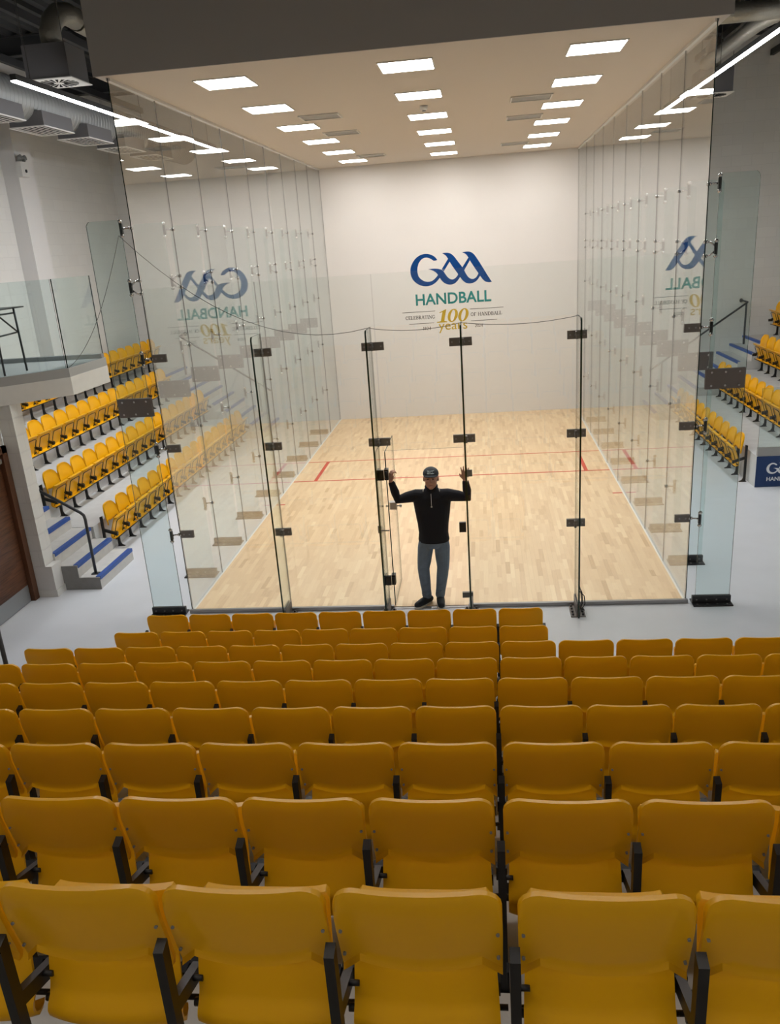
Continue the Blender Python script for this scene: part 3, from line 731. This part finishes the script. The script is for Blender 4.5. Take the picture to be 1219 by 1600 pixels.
for i in range(9):
    kmin, kmax = (0, 8) if i < 2 else (-1, 13)
    vis = []
    for k in range(kmin, kmax + 1):
        x = ROWX[i] + P_ * k + ((0, 0, 0, 0, 0, 0, .008, .010, .018)[i] if k > 7 else 0)
        u0 = project((x - .2, ROWY[i], ROWZ[i] + .7))[0]; u1 = project((x + .2, ROWY[i], ROWZ[i] + .7))[0]
        vis.append((k, x, u1 > 4 and u0 < 1215, u1 > -500 and u0 < 1900))
    inn = [v for v in vis if v[2]]; nv = len(inn); mid = nv // 2
    for k, x, v, nearby in vis:
        if not nearby: continue
        if v:
            idx = [q[0] for q in inn].index(k)
            if idx == 0: pos = 'leftmost in view'
            elif idx == nv - 1: pos = 'rightmost in view'
            elif idx < mid: pos = ORD[idx] + ' from the left'
            else: pos = ORD[nv - 1 - idx] + ' from the right'
            lab = 'yellow seat seen from behind, %s, %s' % (pos, ROWN[i])
        else: lab = 'yellow seat, %s, beyond the %s picture edge%s' % (ROWN[i], 'left' if k < inn[0][0] else 'right', '' if abs(k - (inn[0][0] if k < inn[0][0] else inn[-1][0])) == 1 else ', %s out' % ORD[abs(k - (inn[0][0] if k < inn[0][0] else inn[-1][0])) - 1])
        last = k == kmax or not [q for q in vis if q[0] == k + 1 and q[3]]
        seat((x, ROWY[i], ROWZ[i]), 0, lab, 'tribune seats facing the court', P_, last, i > 5)
# handrail at the left end of the tribune
hr = empty('handrail', (-3.72, -3.0, 0))
MB().tube([(0, 0, 0), (0, 0, 1.27)], .021, 10).build('post', 'rail_grey', hr)
MB().tube([(0, .0, 1.27), (0, -.3, 1.42), (0, -3.6, 2.55)], .021, 10).build('rail', 'rail_grey', hr)
MB().tube([(0, -3.5, 0), (0, -3.5, 2.5)], .021, 10).build('post', 'rail_grey', hr)
tag(hr, 'dark handrail post at the left picture edge beside the tribune', 'handrail')

# side stands
TZ = (0, .535, 1.07, 1.60); TX = (5.14, 6.0, 6.86, 7.72); RI = (5.2, 6.06, 6.92)
RN = ('lowest row', 'second row', 'third row', 'top row')
PS = .46
for side, nm, ya, yb in ((-1, 'left', 2.02, 10.28), (1, 'right', 4.65, 10.28)):
    st = struct(empty('floor_terrace_' + nm), 'grey concrete terrace of the %s side stand' % nm)
    for j in range(3):
        x0, x1 = sorted((side * RI[j], side * (RI[j + 1] if j < 2 else RX)))
        MB().box(x0, x1, ya, yb, 0, TZ[j + 1]).build('tier', 'concrete', st)
    # steps with blue nosings
    flights = [('far', 10.36, YF)] + ([('near', .84, 2.0)] if side < 0 else [])
    for w, y0, y1 in flights:
        for n_ in range(1, 10):
            xr = 4.645 + .295 * (n_ - 1); xe = xr + .295 if n_ < 9 else RX; z = .178 * n_
            x0, x1 = sorted((side * xr, side * xe))
            if w == 'far' and n_ < 3: pass
            sp = MB().box(x0, x1, y0, y1, 0, z, 0)
            o = sp.build('step', ['step_concrete'], st)
            x0, x1 = sorted((side * (xr - .008), side * (xr + .06)))
            MB().box(x0, x1, y0 + .01, y1 - .01, z - .042, z + .008).build('nosing', 'blue_nosing', o)
    if side < 0:
        MB().prism([(-4.64, 0), (-4.64, .172), (-4.94, .172), (-4.94, .35), (-5.19, .35), (-5.19, 0)], lambda a, b: (a, .832, b), lambda a, b: (a, .84, b)).build('step_cheek', 'step_side', st)
    for j in range(4):
        c0 = 2.42 if side < 0 else 5.25
        k0 = (0, 0, 2, 4)[j] if side < 0 else 0
        k1 = (16 if side < 0 else 10) + (4 if j == 3 else 0)
        row = []
        for k in range(k0, k1 + 1):
            y = c0 + PS * k
            if side > 0:
                u = project((side * TX[j] - .1, y + .25, TZ[j] + .6))[0]
                if u > 1330: continue
            row.append((k, y))
        n_ = len(row)
        for q, (k, y) in enumerate(row):
            if side < 0:
                pos = 'nearest' if q == 0 else (ORD[q] + ' from the near end' if q < n_ / 2 else ('farthest' if q == n_ - 1 else ORD[n_ - 1 - q] + ' from the far end'))
            else:
                pos = 'farthest' if q == n_ - 1 else ORD[n_ - 1 - q] + ' from the far end'
            lab = 'yellow folded seat, %s, %s of the %s side stand' % (pos, RN[j], nm)
            seat((side * TX[j], y, TZ[j]), -side * -math.pi / 2 if side > 0 else -math.pi / 2, lab, 'seats of the %s side stand' % nm, PS, (q == 0) if side < 0 else (q == n_ - 1))
            if side > 0 and q == 0: pass

# handrails of the side stands
hr = empty('handrail', (-4.76, .98, .178))
MB().tube([(0, 0, 0), (0, 0, .80), (-.01, 0, .86), (-.05, 0, .90), (-1.05, 0, 1.53)], .021, 10).build('rail', 'rail_grey', hr)
MB().box(-.05, .05, -.04, .04, 0, .012).build('floor_flange', 'rail_grey', hr)
tag(hr, 'bent dark grey handrail on the near left steps', 'handrail')
for s in (-1, 1):
    hr = empty('handrail', (s * 6.98, 11.98, 1.40))
    MB().tube([(0, 0, 0), (0, 0, .98)], .023, 10).build('post', 'rail_grey', hr)
    MB().tube([(s * .03, 0, 1.0), (-s * 2.2, 0, -.50)], .023, 10).build('rail', 'rail_grey', hr)
    MB().tube([(s * .03, 0, 1.0), (-s * .05, .16, 1.03), (-s * .06, .22, 1.03)], [.02, .02, .05], 10).build('wall_rose', 'rail_grey', hr)
    MB().tube([(-s * 1.9, 0, -.30), (-s * 1.9, 0, -1.22)], .023, 10).build('post', 'rail_grey', hr)
    tag(hr, 'grey handrail on the far wall above the %s stand steps' % ('left' if s < 0 else 'right'), 'handrail')

# right end: banner and glass balustrade
bn = empty('banner', (5.2, 4.65, 0)); MB().box(0.0, 1.5, -.012, -.002, .005, .53).build('sheet', 'banner_blue', bn)
mb = MB(); kx = .25
crest(mb, lambda a: .165 + (a + 1.0) * kx, lambda b: .225 + (b - 3.22) * kx, -.0135); mb.build('crest', 'banner_white', bn)
text('lettering', 'HANDBALL', .18, .655, .105, .175, -.013, 'banner_white', bn)
tag(bn, 'dark blue banner with white lettering on the right stand end', 'banner')
bl = empty('glass_balustrade', (5.2, 4.65, .535))
MB().box(0.01, 3.0, .0, .06, 0, .135).build('base_shoe', 'balcony_grey', bl)
MB().box(0.015, 1.5, .022, .038, .135, 1.12, 0, 1, 1).build('glass_pane', ['glass_fin', 'glass_edge'], bl)
MB().box(1.51, 3.0, .022, .038, .135, 1.12, 0, 1, 1).build('glass_pane', ['glass_fin', 'glass_edge'], bl)
tag(bl, 'glass balustrade above the blue banner on the right stand', 'balustrade')

# ------------------------------------------------------------------ left foreground: door wall, pillar, balcony
wl = struct(MB().box(-5.75, -5.47, YB, -1.45, 0, 2.65).box(-5.75, -5.47, .56, .60, 0, 2.65).box(-5.75, -5.47, -1.45, .56, 2.14, 2.65).build('wall_door', 'block_white'), 'white wall with the brown door under the balcony')
pr = struct(empty('trim_4'), 'white block pillar beside the near left steps')
zz = 0.44; courses = []
pil = MB().box(-5.46, -5.175, .60, .86, 0.10, .44); pil.build('plinth', 'wall_white', pr)
MB().box(-5.47, -5.16, .588, .872, 0, .10).build('skirting', 'white_plastic', pr)
z = .444; i = 0
while z < 2.64:
    h = min(.221, 2.65 - z)
    MB().box(-5.46, -5.265, .60, .86, z, z + h - .006).build('block', 'block_white', pr); z += .225
MB().box(-5.458, -5.268, .604, .856, .44, 2.65).build('core', 'wall_white', pr)
d2 = struct(empty('door_2'), 'brown timber door at the left edge under the balcony')
MB().box(-5.52, -5.49, -1.37, .47, .005, 2.05).build('leaf', 'door_wood', d2)
for zg in (.30, .68, 1.06, 1.44, 1.80): MB().box(-5.4895, -5.488, -1.36, .46, zg, zg + .008).build('board_joint', 'door_frame', d2)
MB().box(-5.488, -5.484, -1.35, .455, .01, .24).build('kick_plate', 'kick_plate', d2)
for y0, y1, z0, z1 in ((.47, .585, 0, 2.14), (-1.45, -1.37, 0, 2.14), (-1.45, .585, 2.05, 2.14)): MB().box(-5.53, -5.43, y0, y1, z0, z1).build('door_frame', 'door_frame', d2)
MB().box(-5.484, -5.43, .12, .42, 1.94, 2.00).build('door_closer', 'steel', d2)
# balcony with chamfered corner
bc = struct(empty('floor_balcony'), 'small white balcony with chamfered corner above the door')
PL = [(-4.66, 1.17), (-4.62, 2.27), (-RX, 2.27), (-RX, -2.0), (-7.99, -2.0)]
PL = [(-4.675, 1.18), (-4.64, 2.27), (-RX, 2.27), (-RX, -2.2), (-RX, -2.27)]
PL = [(-4.675, 1.18), (-4.64, 2.27), (-RX, 2.27), (-RX, -2.27)]
MB().prism(PL, lambda a, b: (a, b, 2.65), lambda a, b: (a, b, 2.885)).build('slab', 'balcony_white', bc)
def inset(p): return [(a - .004 if a > -8 else a, b) for a, b in p]
MB().prism(inset(PL), lambda a, b: (a, b, 2.885), lambda a, b: (a, b, 3.0)).build('edge_band', 'balcony_grey', bc)
MB().box(-RX, -4.66, 2.17, 2.262, 3.0, 3.06).build('kerb', 'skirting_grey', bc)
bg = empty('glass_balustrade', (-4.70, 1.19, 3.0))
def gpanel(a, b, name='glass_pane'):
    a, b = Vector(a), Vector(b); t = (b - a).normalized(); nn = Vector((-t.y, t.x)) * .008
    m_ = MB(); q = [a - nn, b - nn, b + nn, a + nn]
    vs = [(p.x, p.y, zq) for zq in (0.0, 1.12) for p in q]
    m_.add(vs, [(0, 1, 5, 4), (2, 3, 7, 6)], 0); m_.add(vs, [(0, 3, 2, 1), (4, 5, 6, 7), (1, 2, 6, 5), (3, 0, 4, 7)], 1)
    m_.build(name, ['glass_fin', 'glass_edge'], bg)
gpanel((.0, .008), (.03, 1.06)); gpanel((-.012, -.012), (-.86, -.85)); gpanel((-.872, -.862), (-1.72, -1.70))
tag(bg, 'glass balustrade around the small balcony at the left', 'balustrade')
tb = empty('folding_table', (-5.32, .96, 3.0))
MB().box(-.55, .10, -.20, .40, .795, .81).build('table_top', 'black_steel', tb)
for p in ((.0, -.22), (.07, .21), (-.48, -.15), (-.45, .25)):
    MB().tube([(p[0], p[1], 0), (p[0], p[1] * .9, .795)], .014, 8).build('leg', 'black_steel', tb)
MB().tube([(.0, -.2, .48), (.06, .2, .50)], .011, 8).build('stretcher', 'black_steel', tb); MB().tube([(.06, .2, .50), (-.0, -.15, .77)], .011, 8).build('brace', 'black_steel', tb)
MB().tube([(-.48, -.15, .74), (.02, -.1, .74), (.05, .2, .74)], .011, 8).build('top_rail', 'black_steel', tb)
tag(tb, 'black steel folding table on the balcony behind glass', 'table')

# ------------------------------------------------------------------ services under the roof
def spiral_duct(name, x, z, r, y0, y1, label, rib=.115):
    o = empty(name, (x, 0, z)); MB().tube([(0, y0, 0), (0, y1, 0)], r, 28).build('duct_body', 'galvanised', o)
    m_ = MB(); y = y0 + .05
    while y < y1:
        m_.tube([(0, y - .008, 0), (0, y, 0), (0, y + .008, 0)], [r - .002, r + .012, r - .002], 28, caps=False); y += rib
    m_.build('seam_rib', 'galvanised', o)
    return tag(o, label, 'duct')
DUCT_L = spiral_duct('spiral_duct', -6.2, 6.68, .30, -2, 11.9, 'large ribbed galvanised duct along the left wall')
GRB = [MB().box(*a, 0, .014).mesh('frame_bar', 'grille_white') for a in ((-.29, .29, -.515, -.47), (-.29, .29, .47, .515), (-.29, -.255, -.47, .47), (.255, .29, -.47, .47))]
GSL = MB().box(-.008, .008, -.47, .47, .006, .012).mesh('slat', 'grille_white')
GPL = MB().box(-.275, .275, -.50, .50, .06, .22).box(-.275, -.255, -.5, .5, .012, .06).box(.255, .275, -.5, .5, .012, .06).box(-.255, .255, -.5, -.47, .012, .06).box(-.255, .255, .47, .5, .012, .06).mesh('plenum', 'box_dark'); GTH = MB().box(-.255, .255, -.47, .47, .050, .058).mesh('throat', 'grille_dark')
for s, dct in ((-1, DUCT_L),):
    for k, y in enumerate((1.5, 3.08, 4.66, 6.24, 7.82, 9.4)):
        g = empty('air_grille', (-s * .1, y, 6.3 - 6.68), 0, dct)
        link('plenum', GPL, g); link('throat', GTH, g)
        for q in GRB: link('frame_bar', q, g)
        for q in range(6): link('slat', GSL, g, (-.20 + q * .08, 0, -.006))
def swirl(x, y, z, label):
    o = empty('swirl_diffuser', (x, y, z)); MB().box(-.30, .30, -.30, .30, .012, .42).build('plenum_box', 'box_dark', o)
    MB().box(-.33, .33, -.33, .33, 0, .012).build('face_plate', 'grille_white', o)
    for q in range(20):
        a = 2 * math.pi * q / 20; c, s_ = math.cos(a), math.sin(a); pts = []
        for r_, da in ((.07, 0), (.26, .10), (.26, -.06), (.07, -.12)): pts.append((r_ * math.cos(a + da), r_ * math.sin(a + da)))
        MB().prism(pts, lambda p, q_: (p, q_, -.003), lambda p, q_: (p, q_, .004)).build('blade_slot', 'grille_dark', o)
    MB().tube([(0, 0, .42), (0, 0, .60), (.03, .05, .74), (.08, .16, .84), (.12, .34, .88), (.12, .6, .88)], .14, 14).build('flexible_elbow', 'foil', o)
    for sx in (-.28, .28): MB().tube([(sx, -.28, .42), (sx, -.28, ZC - z - .02)], .005, 5).build('hanger', 'wire', o)
    return tag(o, label, 'diffuser')
swirl(-4.88, 2.86, 6.6, 'white swirl air diffuser under a dark box, near left')
swirl(5.1, 8.6, 6.45, 'white swirl air diffuser under a dark box, far right')
ld = empty('foil_duct', (-4.76, 3.50, 7.48)); MB().tube([(0, 0, 0), (0, 8.3, 0)], .15, 16).build('duct_body', 'foil', ld)
tag(ld, 'foil clad pipe duct running away at upper left', 'duct')
ld = empty('foil_duct', (4.6, 4.0, 6.87)); MB().tube([(-1.35, 0, 0), (.9, 0, 0), (3.3, 0, .05)], .125, 16).build('duct_body', 'foil', ld); MB().tube([(.40, .0, -.02), (.22, .25, -.03), (.15, .6, -.03), (.13, 3.6, -.03)], .105, 16).build('branch', 'foil', ld)
tag(ld, 'foil clad duct with branch at upper right', 'duct')
em = empty('emergency_light', (-7.895, 7.15, 5.92)); MB().box(0, .10, -.14, .14, 0, .26).build('housing', 'white_plastic', em)
MB().tube([(.10, .02, .10), (.115, .02, .10)], .03, 12).build('lamp_lens', 'black_plastic', em)
for y in (-.08, .08): MB().tube([(.05, y, .26), (.07, y, .33), (.11, y, .34)], [.03, .05, .05], 12).build('spot_head', 'galvanised', em)
tag(em, 'white twin-spot emergency light on the left column', 'lamp')

# ================================================================== PERSON (standing in the doorway, arms raised to both sides)
def chain(mb, pts, rad, n=16, flat=(1, 1)):
    "tapered limb with rounded ends"
    pts = [Vector(p) for p in pts]
    a = (pts[0] - pts[1]).normalized(); b = (pts[-1] - pts[-2]).normalized()
    P = []; R = []
    for q in (0.94, .7, .35): P.append(pts[0] + a * rad[0] * q); R.append(rad[0] * math.sqrt(max(.02, 1 - q * q)))
    P += pts; R += list(rad)
    for q in (.35, .7, .94): P.append(pts[-1] + b * rad[-1] * q); R.append(rad[-1] * math.sqrt(max(.02, 1 - q * q)))
    mb.tube(P, R, n, flat=flat)
def ball(mb, c, r, n=16):
    rx, ry, rz = r if isinstance(r, (tuple, list)) else (r, r, r); rows = []
    for i in range(1, n):
        t = math.pi * i / n
        rows.append([(c[0] + rx * math.sin(t) * math.cos(2 * math.pi * k / (2 * n)), c[1] + ry * math.sin(t) * math.sin(2 * math.pi * k / (2 * n)), c[2] - rz * math.cos(t)) for k in range(2 * n)])
    b = len(mb.v); loft(mb, rows, closed=True); m = 2 * n
    mb.f.append([b + k for k in range(m)][::-1]); mb.f.append([b + (n - 2) * m + k for k in range(m)]); mb.m += [0, 0]; mb.sm += [True, True]
def slab_loft(mb, secs, n=24):
    "stack of elliptical sections (cx, cy, z, rx, ry)"
    rows = [[(cx + rx * math.cos(2 * math.pi * k / n), cy + ry * math.sin(2 * math.pi * k / n), z) for k in range(n)] for cx, cy, z, rx, ry in secs]
    b = len(mb.v); loft(mb, rows, closed=True)
    mb.f.append([b + k for k in range(n)][::-1]); mb.f.append([b + (len(secs) - 1) * n + k for k in range(n)]); mb.m += [0, 0]; mb.sm += [True, True]
def fuse(mb, name, m, voxel, parent, smooth=4):
    me = mb.mesh(name, m); o = bpy.data.objects.new(name, me); COL.objects.link(o)
    r = o.modifiers.new('r', 'REMESH'); r.mode = 'VOXEL'; r.voxel_size = voxel; r.use_smooth_shade = True
    if smooth: s_ = o.modifiers.new('s', 'SMOOTH'); s_.iterations = smooth; s_.factor = .5
    bpy.context.view_layer.update()
    me2 = bpy.data.meshes.new_from_object(o.evaluated_get(bpy.context.evaluated_depsgraph_get()))
    bpy.data.objects.remove(o, do_unlink=True); me2.name = name
    me2.polygons.foreach_set('use_smooth', [True] * len(me2.polygons))
    return link(name, me2, parent)
per = empty('person', (.08, .07, .0))
# joints relative to the root (x right in the picture, y away, z up)
SHR, SHL = (-.195, .0, 1.415), (.195, .0, 1.41)
ELR, ELL = (-.405, -.03, 1.385), (.430, -.03, 1.385)
WRR, WRL = (-.468, -.07, 1.625), (.405, -.07, 1.605)
HPR, HPL = (-.088, .0, .90), (.092, .0, .90)
KNR, KNL = (-.145, -.03, .49), (.095, -.025, .50)
ANR, ANL = (-.125, .02, .10), (.040, .03, .10)
b = MB()
# trunk and legs of the body
slab_loft(b, [(0, 0, .80, .14, .10), (0, 0, .90, .155, .11), (0, 0, 1.02, .145, .10), (0, 0, 1.18, .16, .105), (0, 0, 1.33, .18, .105), (0, 0, 1.42, .16, .085), (0, .01, 1.48, .08, .06)])
for H, K, A in ((HPR, KNR, ANR), (HPL, KNL, ANL)): chain(b, [H, K, A], [.078, .052, .036])
for S, El, Wr in ((SHR, ELR, WRR), (SHL, ELL, WRL)): chain(b, [S, El, Wr], [.058, .042, .027])
# neck and head, tilted towards the camera
chain(b, [(0, .01, 1.45), (.0, -.005, 1.55)], [.056, .054])
HX, HY, HZ = .003, -.03, 1.625
ball(b, (HX, HY + .012, HZ + .03), (.084, .096, .088)); ball(b, (HX, HY - .022, HZ - .04), (.070, .070, .078)); ball(b, (HX, HY - .045, HZ - .092), (.036, .036, .030))
chain(b, [(HX, HY - .082, HZ + .025), (HX, HY - .104, HZ - .022)], [.011, .015], 10)
for s in (-1, 1):
    ball(b, (HX + s * .086, HY + .012, HZ - .005), (.010, .022, .033), 10)
    ball(b, (HX + s * .014, HY - .092, HZ - .026), (.009, .010, .008), 8)
    chain(b, [(HX + s * .014, HY - .083, HZ + .034), (HX + s * .05, HY - .070, HZ + .034)], [.009, .009], 8)
    ball(b, (HX + s * .042, HY - .060, HZ - .025), (.020, .018, .020), 10)
# hands
def hand(wr, side, grip):
    w = Vector(wr); up = Vector((.0 if not grip else .10 * -side, -.02, .99)).normalized()
    across = Vector((1, 0, 0)) if not grip else Vector((.55, -.84, 0)).normalized()
    front = across.cross(up).normalized()
    pc = w + up * .055
    for k in range(4):
        o_ = across * (k - 1.5) * .019
        chain(b, [w + o_ * .4, pc + o_, pc + up * .035 + o_], [.017, .0155, .0125], 10)
    for k, ln in enumerate((.062, .075, .070, .054)):
        o_ = across * (k - 1.5) * .0205; s0 = pc + up * .035 + o_
        spread = across * (k - 1.5) * .006
        if grip:
            p1 = s0 + up * ln * .35 + front * -.012; p2 = p1 + up * ln * .12 - front * .026; p3 = p2 - up * .018 - front * .012
            chain(b, [s0, p1, p2, p3], [.0105, .010, .0095, .0085], 8)
        else:
            p1 = s0 + up * ln * .5 + spread; p2 = p1 + up * ln * .4 + spread * .6 - front * .008
            chain(b, [s0, p1, p2], [.0100, .0090, .0075], 8)
    sd_ = -1 if side > 0 else 1
    t0 = w + up * .022 + across * sd_ * .026; t1 = t0 + across * sd_ * .026 + up * .022; t2 = t1 + across * sd_ * .010 + up * .028
    chain(b, [t0, t1, t2], [.014, .0115, .009], 8)
hand(WRR, -1, True); hand(WRL, 1, False)
fuse(b, 'body', 'skin', .0045, per, 3)
# navy quarter-zip sweater
w_ = MB()
slab_loft(w_, [(.0, 0, .838, .184, .136), (0, 0, .865, .188, .138), (0, 0, .95, .178, .128), (0, 0, 1.06, .188, .126), (0, 0, 1.20, .208, .130), (0, 0, 1.32, .224, .130), (0, 0, 1.40, .212, .114), (0, .01, 1.45, .160, .092), (0, .01, 1.49, .085, .072), (0, .005, 1.515, .066, .064)])
for S, El, Wr in ((SHR, ELR, WRR), (SHL, ELL, WRL)):
    S, El, Wr = Vector(S), Vector(El), Vector(Wr); C_ = Wr + (El - Wr) * .14
    inn = S + (Vector((0, 0, 1.36)) - S) * .35
    chain(w_, [inn, S, S.lerp(El, .5), El, El.lerp(C_, .45), C_], [.095, .077, .066, .058, .052, .040])
fuse(w_, 'sweater', 'navy_knit', .006, per, 5)
MB().box(-.003, .003, -.1335, -.120, 1.305, 1.465).box(-.009, .009, -.139, -.13, 1.30, 1.315).build('zip', 'collar_white', per)
cl = MB()
for s in (-1, 1): cl.tube([(s * .012, -.072, 1.475), (s * .045, -.052, 1.500), (s * .066, -.01, 1.520), (s * .066, .03, 1.53)], [.008, .012, .013, .010], 8)
cl.build('collar', 'navy_knit', per)
for s in (-1, 1): MB().tube([(s * .098, -.045, 1.462), (s * .094, -.03, 1.49), (s * .088, -.01, 1.50)], [.005, .008, .004], 8).build('shoulder_piping', 'collar_white', per)
# jeans
j = MB()
slab_loft(j, [(0, 0, .765, .10, .105), (0, 0, .80, .165, .12), (0, 0, .86, .170, .122), (0, 0, .94, .150, .108)])
for H, K, A in ((HPR, KNR, ANR), (HPL, KNL, ANL)):
    H, K, A = Vector(H), Vector(K), Vector(A); A2 = A + Vector((0, 0, .02))
    chain(j, [H, H.lerp(K, .35), H.lerp(K, .75), K, K.lerp(A2, .35), K.lerp(A2, .8), A2], [.082, .096, .085, .074, .070, .060, .060])
    for q, zq in ((.55, .0), (.8, .0), (.93, 0)):
        c = K.lerp(A2, q); chain(j, [c + Vector((-.05, -.035, .012)), c + Vector((.0, -.064, -.006)), c + Vector((.05, -.035, .012))], [.010, .013, .010], 8)
    c = H.lerp(K, .12); chain(j, [c + Vector((-.06, -.06, .0)), c + Vector((.03, -.088, -.03))], [.012, .010], 8)
fuse(j, 'jeans', 'denim', .006, per, 4)
# shoes
for (A, tx, ty) in ((ANR, -.115, -.14), (ANL, .02, -.185)):
    A = Vector((A[0], A[1], 0)); d = Vector((tx, ty, 0)).normalized()
    heel = A - d * .055; toe = A + d * .205
    sh_ = MB(); chain(sh_, [heel + Vector((0, 0, .055)), A + Vector((0, 0, .06)), A + d * .09 + Vector((0, 0, .052)), toe - d * .03 + Vector((0, 0, .042))], [.042, .050, .050, .042])
    chain(sh_, [A + Vector((0, 0, .06)), A + Vector((0, 0, .105))], [.044, .046])
    so = fuse(sh_, 'shoe', 'shoe_navy', .005, per, 3)
    n = 20; prp = Vector((-d.y, d.x, 0)); pts = []
    for k in range(n):
        a = 2 * math.pi * k / n; u_ = math.cos(a); hw = .052 if u_ > 0 else .044
        c = heel.lerp(toe, .5); pts.append(c + d * u_ * .155 * (1 if abs(u_) < .99 else 1) + prp * math.sin(a) * hw * (1.05 if u_ > 0 else .95))
    MB().prism([(p.x, p.y) for p in pts], lambda a, c: (a, c, .001), lambda a, c: (a, c, .026)).build('sole', 'shoe_sole', so)
    ls = MB()
    for q in (.045, .07, .095): c = A + d * q + Vector((0, 0, .098 - q * .12)); ls.tube([c - prp * .022, c + Vector((0, 0, .006)), c + prp * .022], .0035, 6)
    ls.build('laces', 'shoe_sole', so)
# cap, hair and face
cp = MB(); rows = []
for i in range(9):
    t = math.pi / 2 * i / 8.2
    rows.append([(HX + (.093) * math.cos(t) * math.cos(a), HY + .012 + .104 * math.cos(t) * math.sin(a), HZ + .060 + .078 * math.sin(t)) for a in [2 * math.pi * k / 28 for k in range(28)]])
rows.insert(0, [(p[0], p[1], HZ + .050) for p in rows[0]])
loft(cp, rows, closed=True); cp.f.append([len(cp.v) - 28 + k for k in range(28)]); cp.m.append(0); cp.sm.append(True)
co = cp.build('cap', 'cap_grey', per)
br = MB(); up_, dn_ = [], []
for i in range(5):
    q = i / 4; r1, r2 = [], []
    for k in range(13):
        a = math.pi + math.pi * k / 12; ex = math.cos(a); ey = math.sin(a)
        x = HX + ex * (.092 - .008 * q); y = HY + .012 + ey * (.104 + .050 * q) ; z = HZ + .062 - .012 * q - .014 * ex * ex
        r1.append((x, y, z + .004)); r2.append((x, y, z - .002))
    up_.append(r1); dn_.append(r2)
loft(br, up_); loft(br, [r[::-1] for r in dn_]); loft(br, [up_[-1], dn_[-1]]); br.build('brim', 'cap_grey', co)
for x0, x1 in ((-.038, -.006), (.002, .044)):
    pm = MB(); vs = []
    for zq in (HZ + .076, HZ + .112):
        for x in (x0, (x0 + x1) / 2, x1):
            t = math.asin(min(1, (zq - HZ - .060) / .078)); cx_ = .093 * math.cos(t); yy = HY + .012 - .104 * math.cos(t) * math.sqrt(max(0, 1 - (x / cx_) ** 2)) - .0035
            vs.append((HX + x, yy, zq))
    pm.add(vs, [(0, 1, 4, 3), (1, 2, 5, 4)]); pm.add([(v[0], v[1] + .003, v[2]) for v in vs], [(0, 1, 4, 3), (1, 2, 5, 4)]); pm.build('patch', 'cap_patch', co)
hm = MB(); rows = []
for zq, k_ in ((HZ + .05, 1.0), (HZ + .0, .98), (HZ - .045, .86)):
    rows.append([(HX + .088 * k_ * math.cos(a), HY + .014 + .101 * k_ * math.sin(a), zq) for a in [math.radians(-12 + 204 * q / 16) for q in range(17)]])
loft(hm, rows); rows2 = [[(HX + (p[0] - HX) * .9, HY + .014 + (p[1] - HY - .014) * .9, p[2]) for p in r] for r in rows]; loft(hm, [r[::-1] for r in rows2]); hm.build('hair', 'hair_grey', per)
for s in (-1, 1):
    e_ = MB(); ball(e_, (HX + s * .031, HY - .083, HZ + .014), (.012, .006, .006), 8); e_.build('eye', 'eye_dark', per)
    MB().tube([(HX + s * .014, HY - .0925, HZ + .034), (HX + s * .034, HY - .089, HZ + .039), (HX + s * .052, HY - .077, HZ + .034)], .0045, 6).build('eyebrow', 'hair_grey', per)
MB().tube([(HX - .026, HY - .083, HZ - .064), (HX, HY - .094, HZ - .062), (HX + .026, HY - .083, HZ - .064)], [.003, .005, .003], 8).build('mouth', 'lip', per)
tag(per, 'person in navy quarter-zip, jeans and cap, arms raised in the glass doorway', 'person')
